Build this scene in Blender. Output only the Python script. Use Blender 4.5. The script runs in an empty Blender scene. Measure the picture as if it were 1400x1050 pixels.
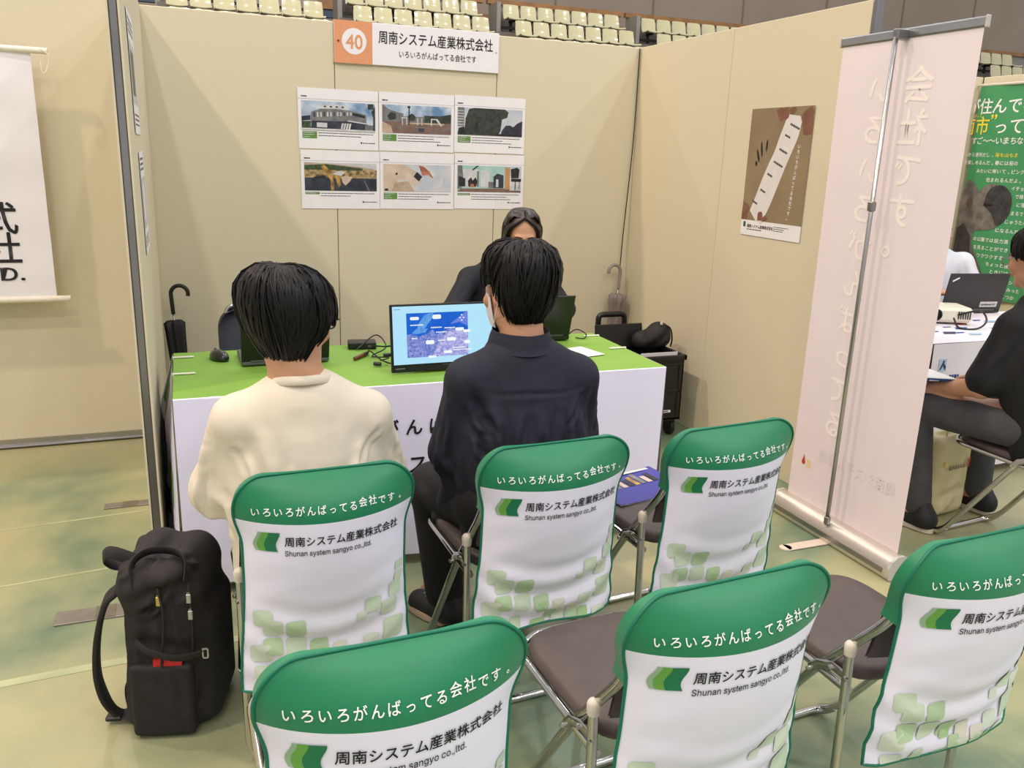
import bpy, math, random
import numpy as np
from mathutils import Vector, Matrix, Euler

# ------------------------------------------------------------------ camera, world, lamps, exposure
S = bpy.context.scene
COL = S.collection
rad = math.radians

cam_d = bpy.data.cameras.new('camera')
cam_d.sensor_fit = 'HORIZONTAL'
cam_d.sensor_width = 36.0
cam_d.lens = 36.0 * 1149.78 / 1400.0
cam_d.clip_start = 0.05
cam_d.clip_end = 200
cam = bpy.data.objects.new('camera', cam_d)
COL.objects.link(cam)
def cam_axes(yaw, pitch, roll):
    y, p, r = rad(yaw), rad(pitch), rad(roll)
    F = Vector((math.sin(y)*math.cos(p), math.cos(y)*math.cos(p), -math.sin(p)))
    Rt = Vector((math.cos(y), -math.sin(y), 0))
    U = Rt.cross(F)
    return math.cos(r)*Rt + math.sin(r)*U, -math.sin(r)*Rt + math.cos(r)*U, F
CR, CU, CF = cam_axes(21.4538, 15.2024, 1.8904)
cam.matrix_world = Matrix(((CR.x, CU.x, -CF.x, 0), (CR.y, CU.y, -CF.y, 0), (CR.z, CU.z, -CF.z, 1.5), (0, 0, 0, 1)))
S.camera = cam

S.view_settings.view_transform = 'Standard'
S.view_settings.look = 'None'
S.view_settings.gamma = 1.0
S.view_settings.exposure = 0.0
S.view_settings.use_curve_mapping = False

W = bpy.data.worlds.new('hall_air')
S.world = W
W.use_nodes = True
W.node_tree.nodes['Background'].inputs[0].default_value = (0.97, 0.96, 1.0, 1)
W.node_tree.nodes['Background'].inputs[1].default_value = 0.62

def lamp(x, y, z, watts, col, size=0.3):
    d = bpy.data.lights.new('high_bay_lamp', 'POINT')
    d.energy = watts; d.color = col; d.shadow_soft_size = size
    o = bpy.data.objects.new('high_bay_lamp', d)
    o.location = (x, y, z); COL.objects.link(o)
# the hall's lamps hang 11 m up in rows; the left rows are warmer than the right ones
for ly, lk, lw in ((-9.0, 1.2, .6), (-4.2, 1.3, .8), (0.6, .6, 4.2), (6.2, .85, 3.5), (13.0, .8, 1.0)):
    for lx, w, c in ((-6.2, lw / lk, (1.0, .78, .62)), (-1.8, 1.0, (1.0, .91, .82)), (2.6, .72, (1.0, .97, .95)), (7.0, .8, (.96, .98, 1.0)), (11.4, .85, (.98, .98, .98))):
        lamp(lx, ly, 11.0, 465 * w * lk, c, 0.22)

# ------------------------------------------------------------------ helpers
def lin(c):
    return tuple(((v/255.0)/12.92 if v/255.0 <= 0.04045 else ((v/255.0+0.055)/1.055)**2.4) for v in c)
MATS = {}
def mat(name, c, rough=0.6, metal=0.0, spec=0.5, noise=0.0, nscale=30.0, bump=0.0, bscale=200.0, emit=0.0, c2=None, sheen=0.0, transl=0.0, coat=0.0):
    """procedural material: base colour (sRGB 0-255) varied by a noise texture, with an optional bump"""
    if name in MATS: return MATS[name]
    m = bpy.data.materials.new(name); m.use_nodes = True
    nt = m.node_tree; b = nt.nodes['Principled BSDF']
    L = nt.links.new
    b.inputs['Roughness'].default_value = rough
    b.inputs['Metallic'].default_value = metal
    b.inputs['Specular IOR Level'].default_value = spec
    if coat: b.inputs['Coat Weight'].default_value = coat; b.inputs['Coat Roughness'].default_value = 0.12
    if sheen: b.inputs['Sheen Weight'].default_value = sheen; b.inputs['Sheen Roughness'].default_value = 0.5
    base = lin(c) + (1,)
    b.inputs['Base Color'].default_value = base
    tc = nt.nodes.new('ShaderNodeTexCoord')
    if noise or c2:
        n = nt.nodes.new('ShaderNodeTexNoise'); n.inputs['Scale'].default_value = nscale; n.inputs['Detail'].default_value = 4
        L(tc.outputs['Object'], n.inputs['Vector'])
        r = nt.nodes.new('ShaderNodeValToRGB')
        if c2:
            r.color_ramp.elements[0].color = base; r.color_ramp.elements[1].color = lin(c2) + (1,)
        else:
            r.color_ramp.elements[0].color = tuple(v*(1-noise) for v in base[:3]) + (1,)
            r.color_ramp.elements[1].color = tuple(min(1, v*(1+noise)) for v in base[:3]) + (1,)
        r.color_ramp.elements[0].position = 0.35; r.color_ramp.elements[1].position = 0.65
        L(n.outputs['Fac'], r.inputs['Fac']); L(r.outputs['Color'], b.inputs['Base Color'])
    if bump:
        n2 = nt.nodes.new('ShaderNodeTexNoise'); n2.inputs['Scale'].default_value = bscale; n2.inputs['Detail'].default_value = 3
        L(tc.outputs['Object'], n2.inputs['Vector'])
        bp = nt.nodes.new('ShaderNodeBump'); bp.inputs['Strength'].default_value = bump; bp.inputs['Distance'].default_value = 0.01
        L(n2.outputs['Fac'], bp.inputs['Height']); L(bp.outputs['Normal'], b.inputs['Normal'])
    if emit:
        b.inputs['Emission Color'].default_value = base
        b.inputs['Emission Strength'].default_value = emit
        b.inputs['Base Color'].default_value = (.01, .01, .01, 1)
    if transl:
        b.inputs['Transmission Weight'].default_value = 0.0
        t = nt.nodes.new('ShaderNodeBsdfTranslucent'); t.inputs['Color'].default_value = base
        mx = nt.nodes.new('ShaderNodeMixShader'); mx.inputs[0].default_value = transl
        out = nt.nodes['Material Output']
        L(b.outputs[0], mx.inputs[1]); L(t.outputs[0], mx.inputs[2]); L(mx.outputs[0], out.inputs['Surface'])
    MATS[name] = m
    return m

def V(*a): return np.array(a, dtype=float)
def nrm(v):
    v = np.asarray(v, float); return v / (np.linalg.norm(v) + 1e-12)
def rotz(a):
    c, s = math.cos(a), math.sin(a); return np.array([[c, -s, 0], [s, c, 0], [0, 0, 1.0]])
def rotx(a):
    c, s = math.cos(a), math.sin(a); return np.array([[1.0, 0, 0], [0, c, -s], [0, s, c]])
def roty(a):
    c, s = math.cos(a), math.sin(a); return np.array([[c, 0, s], [0, 1.0, 0], [-s, 0, c]])

class MB:
    """collects shapes; build() links them as ONE mesh object with the materials used"""
    def __init__(self):
        self.v = []; self.f = []; self.m = []; self.mats = []; self.n = 0
    def mi(self, m):
        if m not in self.mats: self.mats.append(m)
        return self.mats.index(m)
    def add(self, verts, faces, m):
        i = self.mi(m); n = self.n
        verts = np.asarray(verts, float).reshape(-1, 3)
        self.v.append(verts); self.n += len(verts)
        for f in faces:
            self.f.append(tuple(int(k)+n for k in f)); self.m.append(i)
        return self
    def box(self, c, s, m, R=None, bev=0.0):
        c = np.asarray(c, float); h = np.asarray(s, float)/2
        if bev <= 0:
            P = np.array([[x, y, z] for z in (-1, 1) for y in (-1, 1) for x in (-1, 1)], float)*h
            F = [(0, 2, 3, 1), (4, 5, 7, 6), (0, 1, 5, 4), (2, 6, 7, 3), (0, 4, 6, 2), (1, 3, 7, 5)]
        else:
            b = min(bev, h.min()*0.95); P = []; idx = {}
            for sx in (-1, 1):
                for sy in (-1, 1):
                    for sz in (-1, 1):
                        for k in range(3):
                            q = np.array([sx, sy, sz])*h; q2 = q - b*np.array([sx, sy, sz]); q2[k] = q[k]
                            idx[(sx, sy, sz, k)] = len(P); P.append(q2)
            P = np.array(P); F = []
            I = lambda a, b_, c_, k: idx[(a, b_, c_, k)]
            for s_ in (-1, 1):
                F.append([I(s_, -1, -1, 0), I(s_, 1, -1, 0), I(s_, 1, 1, 0), I(s_, -1, 1, 0)][::s_])
                F.append([I(-1, s_, -1, 1), I(-1, s_, 1, 1), I(1, s_, 1, 1), I(1, s_, -1, 1)][::s_])
                F.append([I(-1, -1, s_, 2), I(1, -1, s_, 2), I(1, 1, s_, 2), I(-1, 1, s_, 2)][::s_])
            for a in (-1, 1):
                for b_ in (-1, 1):
                    F.append([I(a, b_, -1, 0), I(a, b_, 1, 0), I(a, b_, 1, 1), I(a, b_, -1, 1)])
                    F.append([I(a, -1, b_, 0), I(a, 1, b_, 0), I(a, 1, b_, 2), I(a, -1, b_, 2)])
                    F.append([I(-1, a, b_, 1), I(1, a, b_, 1), I(1, a, b_, 2), I(-1, a, b_, 2)])
                    for c_ in (-1, 1):
                        F.append([I(a, b_, c_, 0), I(a, b_, c_, 1), I(a, b_, c_, 2)])
        if R is not None: P = P @ np.asarray(R).T
        return self.add(P + c, F, m)
    def tube(self, path, r, m, n=10, caps=True, closed=False, flat=None):
        """round tube (or flat strap if flat=(width dir, half thickness)) along a path"""
        P = np.asarray(path, float); k = len(P)
        rr = np.full(k, r) if np.isscalar(r) else np.asarray(r, float)
        T = np.zeros_like(P)
        if closed:
            T = np.roll(P, -1, 0) - np.roll(P, 1, 0)
        else:
            T[1:-1] = P[2:] - P[:-2]; T[0] = P[1]-P[0]; T[-1] = P[-1]-P[-2]
        T /= (np.linalg.norm(T, axis=1, keepdims=True) + 1e-12)
        if flat is not None: u = np.asarray(flat[0], float)
        else: u = V(0, 0, 1) if abs(T[0][2]) < 0.9 else V(1, 0, 0)
        rings = []
        for i in range(k):
            if flat is not None and np.ndim(flat[0]) == 2: u = np.asarray(flat[0][i], float)
            u = u - T[i]*(u @ T[i]); u = nrm(u); w = np.cross(T[i], u)
            a = np.arange(n)*2*math.pi/n
            if flat is not None:
                ca, sa = np.cos(a), np.sin(a)
                ca = np.sign(ca)*np.abs(ca)**0.5; sa = np.sign(sa)*np.abs(sa)**0.5
                rings.append(P[i] + rr[i]*ca[:, None]*u + flat[1]*sa[:, None]*w)
            else:
                rings.append(P[i] + rr[i]*(np.cos(a)[:, None]*u + np.sin(a)[:, None]*w))
        vs = np.concatenate(rings); F = []
        for i in range(k if closed else k-1):
            j = (i+1) % k
            for q in range(n):
                q2 = (q+1) % n
                F.append((i*n+q, i*n+q2, j*n+q2, j*n+q))
        if caps and not closed:
            F.append(tuple(range(n-1, -1, -1))); F.append(tuple((k-1)*n+q for q in range(n)))
        return self.add(vs, F, m)
    def lathe(self, prof, m, c=(0, 0, 0), n=20, R=None):
        P = []; F = []
        for r, z in prof:
            for q in range(n):
                a = 2*math.pi*q/n; P.append((r*math.cos(a), r*math.sin(a), z))
        for i in range(len(prof)-1):
            for q in range(n):
                q2 = (q+1) % n
                F.append((i*n+q, i*n+q2, (i+1)*n+q2, (i+1)*n+q))
        F.append(tuple(range(n-1, -1, -1))); F.append(tuple((len(prof)-1)*n+q for q in range(n)))
        P = np.array(P)
        if R is not None: P = P @ np.asarray(R).T
        return self.add(P + np.asarray(c, float), F, m)
    def poly(self, pts2, fn, m):
        """flat polygon of 2-D points sent through fn(x, y)"""
        return self.add([fn(x, y) for x, y in pts2], [tuple(range(len(pts2)))], m)
    def rect(self, x0, y0, x1, y1, fn, m):
        return self.poly([(x0, y0), (x1, y0), (x1, y1), (x0, y1)], fn, m)
    def grid(self, us, vs, fn, m, flip=False):
        P = [fn(u, v) for v in vs for u in us]; nu = len(us); F = []
        for j in range(len(vs)-1):
            for i in range(nu-1):
                q = (j*nu+i, j*nu+i+1, (j+1)*nu+i+1, (j+1)*nu+i)
                F.append(q[::-1] if flip else q)
        return self.add(P, F, m)
    def text(self, s, x0, y0, h, fn, m, width=None, bold=0.0, anchor='l', line=True):
        """lettering: glyph meshes of string s, em height h, left baseline at (x0, y0), through fn(x, y)"""
        P, F, ink = glyphs(s)
        P = P.copy()
        sx = sy = h
        if width is not None: sx = width/max(ink, 1e-6)
        if bold:
            B = bold*.8; P0 = P; k0 = len(P0); P = np.concatenate([P0+np.array(o) for o in ((B, B*.5), (-B, -B*.5), (-B*.5, B), (B*.5, -B))]); F = [tuple(i+j*k0 for i in f) for j in range(4) for f in F]
        off = {'l': 0, 'c': -ink*sx/2, 'r': -ink*sx}[anchor]
        Q = np.array([fn(x0+off+p[0]*sx, y0+p[1]*sy) for p in P])
        if bold:       # the four strokes of a bold glyph lie a hair apart
            o_ = np.array(fn(x0, y0)); nn = nrm(np.cross(np.array(fn(x0+.004, y0))-o_, np.array(fn(x0, y0+.004))-o_))
            Q += np.repeat(np.arange(4)*.00012, k0)[:, None]*nn
        return self.add(Q, F, m)
    def build(self, name, parent=None, smooth=False, loc=None, sharp=None):
        me = bpy.data.meshes.new(name)
        vs = np.concatenate(self.v) if self.v else np.zeros((0, 3))
        me.from_pydata(vs.tolist(), [], self.f)
        for m in self.mats: me.materials.append(m)
        me.polygons.foreach_set('material_index', self.m)
        if smooth:
            me.polygons.foreach_set('use_smooth', [True]*len(me.polygons))
            if sharp is not None:
                me.set_sharp_from_angle(angle=rad(sharp))
        me.update()
        o = bpy.data.objects.new(name, me); COL.objects.link(o)
        if parent is not None: o.parent = parent
        if loc is not None: o.location = loc
        return o

GL = {}
try:        # Blender's own sans for Latin lettering
    import os
    SANS = bpy.data.fonts.load(os.path.join(bpy.utils.system_resource('DATAFILES'), 'fonts', 'Inter.woff2'))
except Exception:
    SANS = None
def glyphs(s, bold=0.0):
    key = (s, bold)
    if key not in GL:
        c = bpy.data.curves.new('lettering', 'FONT'); c.body = s; c.resolution_u = 3; c.offset = bold; c.size = 1.0
        if SANS and s.isascii() and len(s) > 3: c.font = SANS
        o = bpy.data.objects.new('lettering', c)
        me = bpy.data.meshes.new_from_object(o)
        n = len(me.vertices); co = np.zeros(n*3); me.vertices.foreach_get('co', co); co = co.reshape(-1, 3)
        F = [tuple(p.vertices) for p in me.polygons]
        x0 = co[:, 0].min() if n else 0; co[:, 0] -= x0
        GL[key] = (co[:, :2].copy(), F, co[:, 0].max() if n else 1.0)
        bpy.data.objects.remove(o); bpy.data.meshes.remove(me); bpy.data.curves.remove(c)
    return GL[key]

def tag(o, label=None, cat=None, group=None, kind=None):
    if label: o['label'] = label
    if cat: o['category'] = cat
    if group: o['group'] = group
    if kind: o['kind'] = kind
    return o
def thing(name, label, cat, loc=(0, 0, 0), rz=0.0, group=None):
    o = bpy.data.objects.new(name, None); o.empty_display_size = 0.1
    o.location = loc; o.rotation_euler = (0, 0, rz); COL.objects.link(o)
    return tag(o, label, cat, group)
def struct(o):
    o['kind'] = 'structure'; return o
def copy_tree(o, parent=None):
    c = o.copy(); COL.objects.link(c)
    if parent is not None: c.parent = parent
    for ch in list(o.children): copy_tree(ch, c)
    return c
def arc(c, r, a0, a1, n, ax=0, ay=1):
    out = []
    for i in range(n+1):
        a = rad(a0 + (a1-a0)*i/n); p = np.array(c, float); p[ax] += r*math.cos(a); p[ay] += r*math.sin(a); out.append(p)
    return out
def smooth_path(pts, n=6):
    """Catmull-Rom through the points"""
    P = [np.asarray(p, float) for p in pts]; P = [2*P[0]-P[1]] + P + [2*P[-1]-P[-2]]
    out = []
    for i in range(1, len(P)-2):
        for k in range(n):
            t = k/n; a, b, c, d = P[i-1:i+3]
            out.append(0.5*((2*b)+(-a+c)*t+(2*a-5*b+4*c-d)*t*t+(-a+3*b-3*c+d)*t**3))
    out.append(P[-2]); return np.array(out)
def round_corners(pts, r, n=5):
    P = [np.asarray(p, float) for p in pts]; out = [P[0]]
    for i in range(1, len(P)-1):
        a = nrm(P[i-1]-P[i]); b = nrm(P[i+1]-P[i])
        rr = min(r, np.linalg.norm(P[i-1]-P[i])*.49, np.linalg.norm(P[i+1]-P[i])*.49)
        p0, p1 = P[i]+a*rr, P[i]+b*rr
        for k in range(n+1):
            t = k/n; out.append((1-t)**2*p0 + 2*t*(1-t)*P[i] + t*t*p1)
    out.append(P[-1]); return np.array(out)

# ---- continuous surfaces from blended distance fields (bodies, clothes, bags)
class SDF:
    def __init__(self, lo, hi, res):
        self.lo = np.asarray(lo, float); self.res = res
        self.n = np.ceil((np.asarray(hi)-self.lo)/res).astype(int)+1
        self.D = np.full(self.n, 0.15, np.float32)
    def _sub(self, lo, hi, pad):
        a = np.clip(np.floor((np.minimum(lo, hi)-pad-self.lo)/self.res).astype(int), 0, self.n-1)
        b = np.clip(np.ceil((np.maximum(lo, hi)+pad-self.lo)/self.res).astype(int)+1, 1, self.n)
        sl = tuple(slice(a[i], max(b[i], a[i]+1)) for i in range(3))
        ax = [self.lo[i]+self.res*np.arange(sl[i].start, sl[i].stop) for i in range(3)]
        X, Y, Z = np.meshgrid(*ax, indexing='ij')
        return sl, np.stack([X, Y, Z], -1)
    def _mix(self, sl, d, k, sub=False):
        d = d.astype(np.float32); A = self.D[sl]
        if sub:
            h = np.clip(0.5-0.5*(A+d)/k, 0, 1); self.D[sl] = A*(1-h)+(-d)*h + k*h*(1-h)
        else:
            h = np.clip(0.5+0.5*(A-d)/k, 0, 1); self.D[sl] = A*(1-h)+d*h - k*h*(1-h)
    def cone(self, a, b, ra, rb, k=0.02, squash=None, R=None):
        """tapered limb from a to b; squash=(axis vector, factor): thinner along that axis by the factor"""
        a, b = np.asarray(a, float), np.asarray(b, float); pad = max(ra, rb)+k+3*self.res
        sl, P = self._sub(np.minimum(a, b), np.maximum(a, b), pad)
        Q = P - a; ab = b-a
        if squash is not None:
            ax = nrm(squash[0]); f = 1.0/squash[1]-1.0
            Q = Q + (Q @ ax)[..., None]*ax*f; ab = ab + (ab @ ax)*ax*f
        h = np.clip((Q @ ab)/(ab @ ab + 1e-12), 0, 1)
        d = np.linalg.norm(Q - h[..., None]*ab, axis=-1) - (ra + (rb-ra)*h)
        self._mix(sl, d, k); return self
    def ell(self, c, r, k=0.02, R=None, sub=False):
        c = np.asarray(c, float); r = np.asarray(r, float); pad = r.max()+k+3*self.res
        sl, P = self._sub(c, c, pad); Q = P-c
        if R is not None: Q = Q @ np.asarray(R)
        k0 = np.linalg.norm(Q/r, axis=-1); k1 = np.linalg.norm(Q/(r*r), axis=-1)+1e-9
        self._mix(sl, k0*(k0-1)/k1, k, sub); return self
    def rbox(self, c, h, rr, k=0.02, R=None, sub=False):
        c = np.asarray(c, float); h = np.asarray(h, float); pad = np.linalg.norm(h)+k+3*self.res
        sl, P = self._sub(c, c, pad); Q = P-c
        if R is not None: Q = Q @ np.asarray(R)
        q = np.abs(Q)-(h-rr)
        d = np.linalg.norm(np.maximum(q, 0), axis=-1)+np.minimum(q.max(-1), 0)-rr
        self._mix(sl, d, k, sub); return self
    def below(self, z, axis=2):
        """cuts everything under z"""
        idx = self.lo[axis]+self.res*np.arange(self.n[axis]); sh = [1, 1, 1]; sh[axis] = -1
        self.D = np.maximum(self.D, (z-idx).reshape(sh).astype(np.float32)); return self
    def mesh(self, smooth=1):
        D = self.D; n = D.shape
        D = D.copy()
        for ax in range(3):
            s0 = [slice(None)]*3; s0[ax] = 0; s1 = [slice(None)]*3; s1[ax] = -1
            D[tuple(s0)] = np.maximum(D[tuple(s0)], .001); D[tuple(s1)] = np.maximum(D[tuple(s1)], .001)
        ins = D < 0
        cnt = np.zeros(tuple(k-1 for k in n), np.uint8)
        C = [(i, j, k) for i in (0, 1) for j in (0, 1) for k in (0, 1)]
        def sh(A, c): return A[c[0]:n[0]-1+c[0], c[1]:n[1]-1+c[1], c[2]:n[2]-1+c[2]]
        for c in C: cnt += sh(ins, c)
        act = np.argwhere((cnt > 0) & (cnt < 8))
        idx = np.full(cnt.shape, -1, np.int64); idx[tuple(act.T)] = np.arange(len(act))
        acc = np.zeros((len(act), 3)); num = np.zeros(len(act))
        for c in C:
            for ax in range(3):
                if c[ax]: continue
                c2 = list(c); c2[ax] = 1
                a = D[tuple((act+np.array(c)).T)].astype(float); b = D[tuple((act+np.array(c2)).T)].astype(float)
                x = (a < 0) != (b < 0)
                t = np.where(x, a/(a-b+1e-20), 0)
                p = np.tile(np.array(c, float), (len(act), 1)); p[:, ax] = t
                acc += p*x[:, None]; num += x
        P = act + acc/np.maximum(num, 1)[:, None]
        F = []
        for ax in range(3):
            u, v = (ax+1) % 3, (ax+2) % 3
            s0 = [slice(0, n[i]) for i in range(3)]; s1 = list(s0)
            s0[ax] = slice(0, n[ax]-1); s1[ax] = slice(1, n[ax])
            A, B = ins[tuple(s0)], ins[tuple(s1)]
            e = np.argwhere(A != B)
            e = e[(e[:, u] > 0) & (e[:, v] > 0) & (e[:, u] < n[u]-1) & (e[:, v] < n[v]-1)]
            if not len(e): continue
            q = []
            for du, dv in ((-1, -1), (0, -1), (0, 0), (-1, 0)):
                o = e.copy(); o[:, u] += du; o[:, v] += dv; q.append(idx[tuple(o.T)])
            q = np.stack(q, 1); fl = ~A[tuple(e.T)]
            q[fl] = q[fl][:, ::-1]; F.append(q)
        F = np.concatenate(F); F = F[(F >= 0).all(1)]
        P = self.lo + P*self.res
        for _ in range(smooth):
            s = np.zeros_like(P); w = np.zeros(len(P))
            for i in range(4):
                a, b = F[:, i], F[:, (i+1) % 4]
                np.add.at(s, a, P[b]); np.add.at(w, a, 1); np.add.at(s, b, P[a]); np.add.at(w, b, 1)
            P = 0.45*P + 0.55*s/np.maximum(w, 1)[:, None]
        return P, F
def normals(P, F):
    n = np.cross(P[F[:, 2]]-P[F[:, 0]], P[F[:, 3]]-P[F[:, 1]])
    N = np.zeros_like(P)
    for i in range(4): np.add.at(N, F[:, i], n)
    return N/(np.linalg.norm(N, axis=1, keepdims=True)+1e-12)
def folds(P, F, segs):
    """creases and ridges in cloth: (a, b, width, depth) per segment, depth > 0 raises a ridge"""
    N = normals(P, F); d = np.zeros(len(P))
    for a, b, w, h in segs:
        q = np.array([P[np.argmin(((P-p)**2).sum(1))] for p in np.linspace(np.asarray(a, float), np.asarray(b, float), 7)])   # the crease follows the cloth
        near = np.where((P > q.min(0)-4*w).all(1) & (P < q.max(0)+4*w).all(1))[0]
        if not len(near): continue
        X = P[near]; best = np.full(len(X), 9.0); tb = np.zeros(len(X))
        for i in range(6):
            ab = q[i+1]-q[i]; t = np.clip((X-q[i]) @ ab/(ab @ ab+1e-12), 0, 1); r = np.linalg.norm(X-q[i]-t[:, None]*ab, axis=1)
            m = r < best; best[m] = r[m]; tb[m] = (i+t[m])/6
        k = h*np.sin(np.pi*np.clip(tb*.84+.08, 0, 1))
        d[near] += k*(np.exp(-(best/w)**2)-.45*np.exp(-((best-1.9*w)/w)**2))
    return P + N*d[:, None]
def drapes(P, seed, boxes):
    """many small creases: each box is (centre a, centre b, scatter, count, width, height, length direction)"""
    rng = random.Random(seed); out = []
    for a, b, sc, n, w, h, d in boxes:
        a, b, d = np.asarray(a, float), np.asarray(b, float), np.asarray(d, float)
        for i in range(n):
            c = a+(b-a)*rng.random()+np.array([rng.uniform(-sc, sc) for _ in range(3)]); q = d*rng.uniform(.6, 1.2)+np.array([rng.uniform(-.25, .25)*np.linalg.norm(d) for _ in range(3)])
            out.append((c-q/2, c+q/2, w*rng.uniform(.7, 1.4), h*rng.uniform(.5, 1.2)*(1 if rng.random() < .6 else -1)))
    return out
def mesh_obj(name, P, F, m, parent=None, keep_world=True):
    me = bpy.data.meshes.new(name)
    me.from_pydata(P.tolist(), [], F.tolist())
    me.materials.append(m)
    me.polygons.foreach_set('use_smooth', [True]*len(me.polygons)); me.update()
    o = bpy.data.objects.new(name, me); COL.objects.link(o)
    if parent is not None: o.parent = parent
    return o

ORD = ['first', 'second', 'third', 'fourth', 'fifth', 'sixth', 'seventh', 'eighth', 'ninth', 'tenth', 'eleventh', 'twelfth']
# ------------------------------------------------------------------ the setting
XL, XR, YB, WT = -0.13, 2.666, 4.83, 2.155
M_panel = mat('panel_cloth', (214, 204, 176), .75, noise=.03, nscale=260, bump=.04, bscale=700)
M_groove = mat('panel_groove', (120, 112, 92), .8, noise=.1)
M_alu = mat('aluminium', (176, 176, 174), .28, 1.0, noise=.05, nscale=9)
M_darkalu = mat('dark_aluminium', (150, 148, 148), .34, 1.0, noise=.08, nscale=5)
M_chrome = mat('chrome', (205, 203, 198), .12, 1.0, noise=.04, nscale=12)
M_white = mat('white_paper', (236, 234, 236), .5, noise=.015, nscale=20)
M_ink = mat('black_ink', (16, 15, 20), .6, noise=.1)
M_black = mat('black_plastic', (20, 20, 21), .4, noise=.15, nscale=60)

def floor_material():
    m = bpy.data.materials.new('floor_sheet'); m.use_nodes = True
    nt = m.node_tree; b = nt.nodes['Principled BSDF']; L = nt.links.new
    tc = nt.nodes.new('ShaderNodeTexCoord')
    n1 = nt.nodes.new('ShaderNodeTexNoise'); n1.inputs['Scale'].default_value = 0.9; n1.inputs['Detail'].default_value = 5; n1.inputs['Distortion'].default_value = .6
    n2 = nt.nodes.new('ShaderNodeTexNoise'); n2.inputs['Scale'].default_value = 5.0; n2.inputs['Detail'].default_value = 6
    L(tc.outputs['Object'], n1.inputs['Vector']); L(tc.outputs['Object'], n2.inputs['Vector'])
    r = nt.nodes.new('ShaderNodeValToRGB')
    e = r.color_ramp.elements
    e[0].position = .36; e[0].color = lin((104, 126, 100)) + (1,)
    e[1].position = .62; e[1].color = lin((170, 165, 124)) + (1,)
    e2 = r.color_ramp.elements.new(.5); e2.color = lin((148, 154, 118)) + (1,)
    mx = nt.nodes.new('ShaderNodeMath'); mx.operation = 'MULTIPLY_ADD'; mx.inputs[1].default_value = .25
    L(n2.outputs['Fac'], mx.inputs[0]); 
    sb = nt.nodes.new('ShaderNodeMath'); sb.operation = 'SUBTRACT'; sb.inputs[1].default_value = .125
    L(n1.outputs['Fac'], sb.inputs[0]); L(sb.outputs[0], mx.inputs[2])
    L(mx.outputs[0], r.inputs['Fac']); L(r.outputs['Color'], b.inputs['Base Color'])
    rr = nt.nodes.new('ShaderNodeMapRange'); rr.inputs['To Min'].default_value = .22; rr.inputs['To Max'].default_value = .42
    L(n2.outputs['Fac'], rr.inputs['Value']); L(rr.outputs['Result'], b.inputs['Roughness'])
    bp = nt.nodes.new('ShaderNodeBump'); bp.inputs['Strength'].default_value = .12; bp.inputs['Distance'].default_value = .02
    L(n1.outputs['Fac'], bp.inputs['Height']); L(bp.outputs['Normal'], b.inputs['Normal'])
    return m
mb = MB(); mb.add([(-9, -5, 0), (30, -5, 0), (30, 24.5, 0), (-9, 24.5, 0)], [(0, 1, 2, 3)], floor_material())
struct(mb.build('floor'))
M_seam = mat('floor_seam', (176, 182, 140), .4, noise=.15, nscale=6)
for i, (a, b, w) in enumerate([((-2.2, 2.36), (0.25, 2.50), .035), ((-2.4, 3.42), (-.2, 3.62), .012), ((-2.2, 2.9), (-.25, 3.12), .012)]):
    a, b = V(*a, .0012), V(*b, .0012); t = nrm(b-a); s = V(-t[1], t[0], 0)*w/2
    mb = MB(); mb.add([a-s, b-s, b+s, a+s, a-s-V(0,0,.001), b-s-V(0,0,.001), b+s-V(0,0,.001), a+s-V(0,0,.001)], [(0, 1, 2, 3), (0, 1, 5, 4), (2, 3, 7, 6)], M_seam)
    struct(mb.build('trim_%d' % (i+1)))

# back wall of three panels
mb = MB()
px = [XL-.04, .815, 1.743, XR+.04]
for a, b in zip(px[:-1], px[1:]):
    mb.box(((a+b)/2, YB+.02, WT/2), (b-a-.004, .04, WT), M_panel, bev=.003)
mb.box(((px[0]+px[-1])/2, YB+.022, WT/2), (px[-1]-px[0]-.01, .03, WT-.01), M_groove)
struct(mb.build('wall_back'))
# left partition with its aluminium end post
mb = MB()
for a, b in ((2.92, 3.87), (3.874, 4.826)):
    mb.box((XL-.02, (a+b)/2, WT/2), (.04, b-a, WT), M_panel, bev=.003)
mb.box((XL-.004, 2.905, WT/2), (.006, .03, WT), M_panel); mb.box((XL-.036, 2.905, WT/2), (.006, .03, WT), M_panel)
mb.box((XL-.02, 2.905, WT/2), (.026, .022, WT+.005), M_darkalu, bev=.004)
struct(mb.build('wall_left'))
# right partition
mb = MB()
for a, b in ((2.93, 3.87), (3.873, 4.826)):
    mb.box((XR+.02, (a+b)/2, WT/2), (.04, b-a, WT), M_panel, bev=.002)
mb.box((XR+.02, 2.915, WT/2), (.036, .026, WT+.005), M_darkalu, bev=.004)
mb.box((XR+.02, 3.85, .02), (.03, 1.8, .03), M_darkalu)
struct(mb.build('wall_right'))
# the neighbouring booth on the left: its back wall and floor rail
mb = MB()
for k in range(4):
    x1 = XL-.045-.93*k
    mb.box((x1-.465, 4.64, 1.1), (.927, .04, 2.2), M_panel, bev=.003)
struct(mb.build('wall_left_booth'))
mb = MB()
mb.tube(smooth_path([(-.18, 4.61, .012), (-.8, 4.60, .012), (-1.6, 4.605, .012), (-3.6, 4.60, .012)]), .008, M_darkalu, n=8)
mb.box((-1.9, 4.613, .03), (3.4, .012, .03), M_alu)
struct(mb.build('baseboard_left'))
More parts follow.
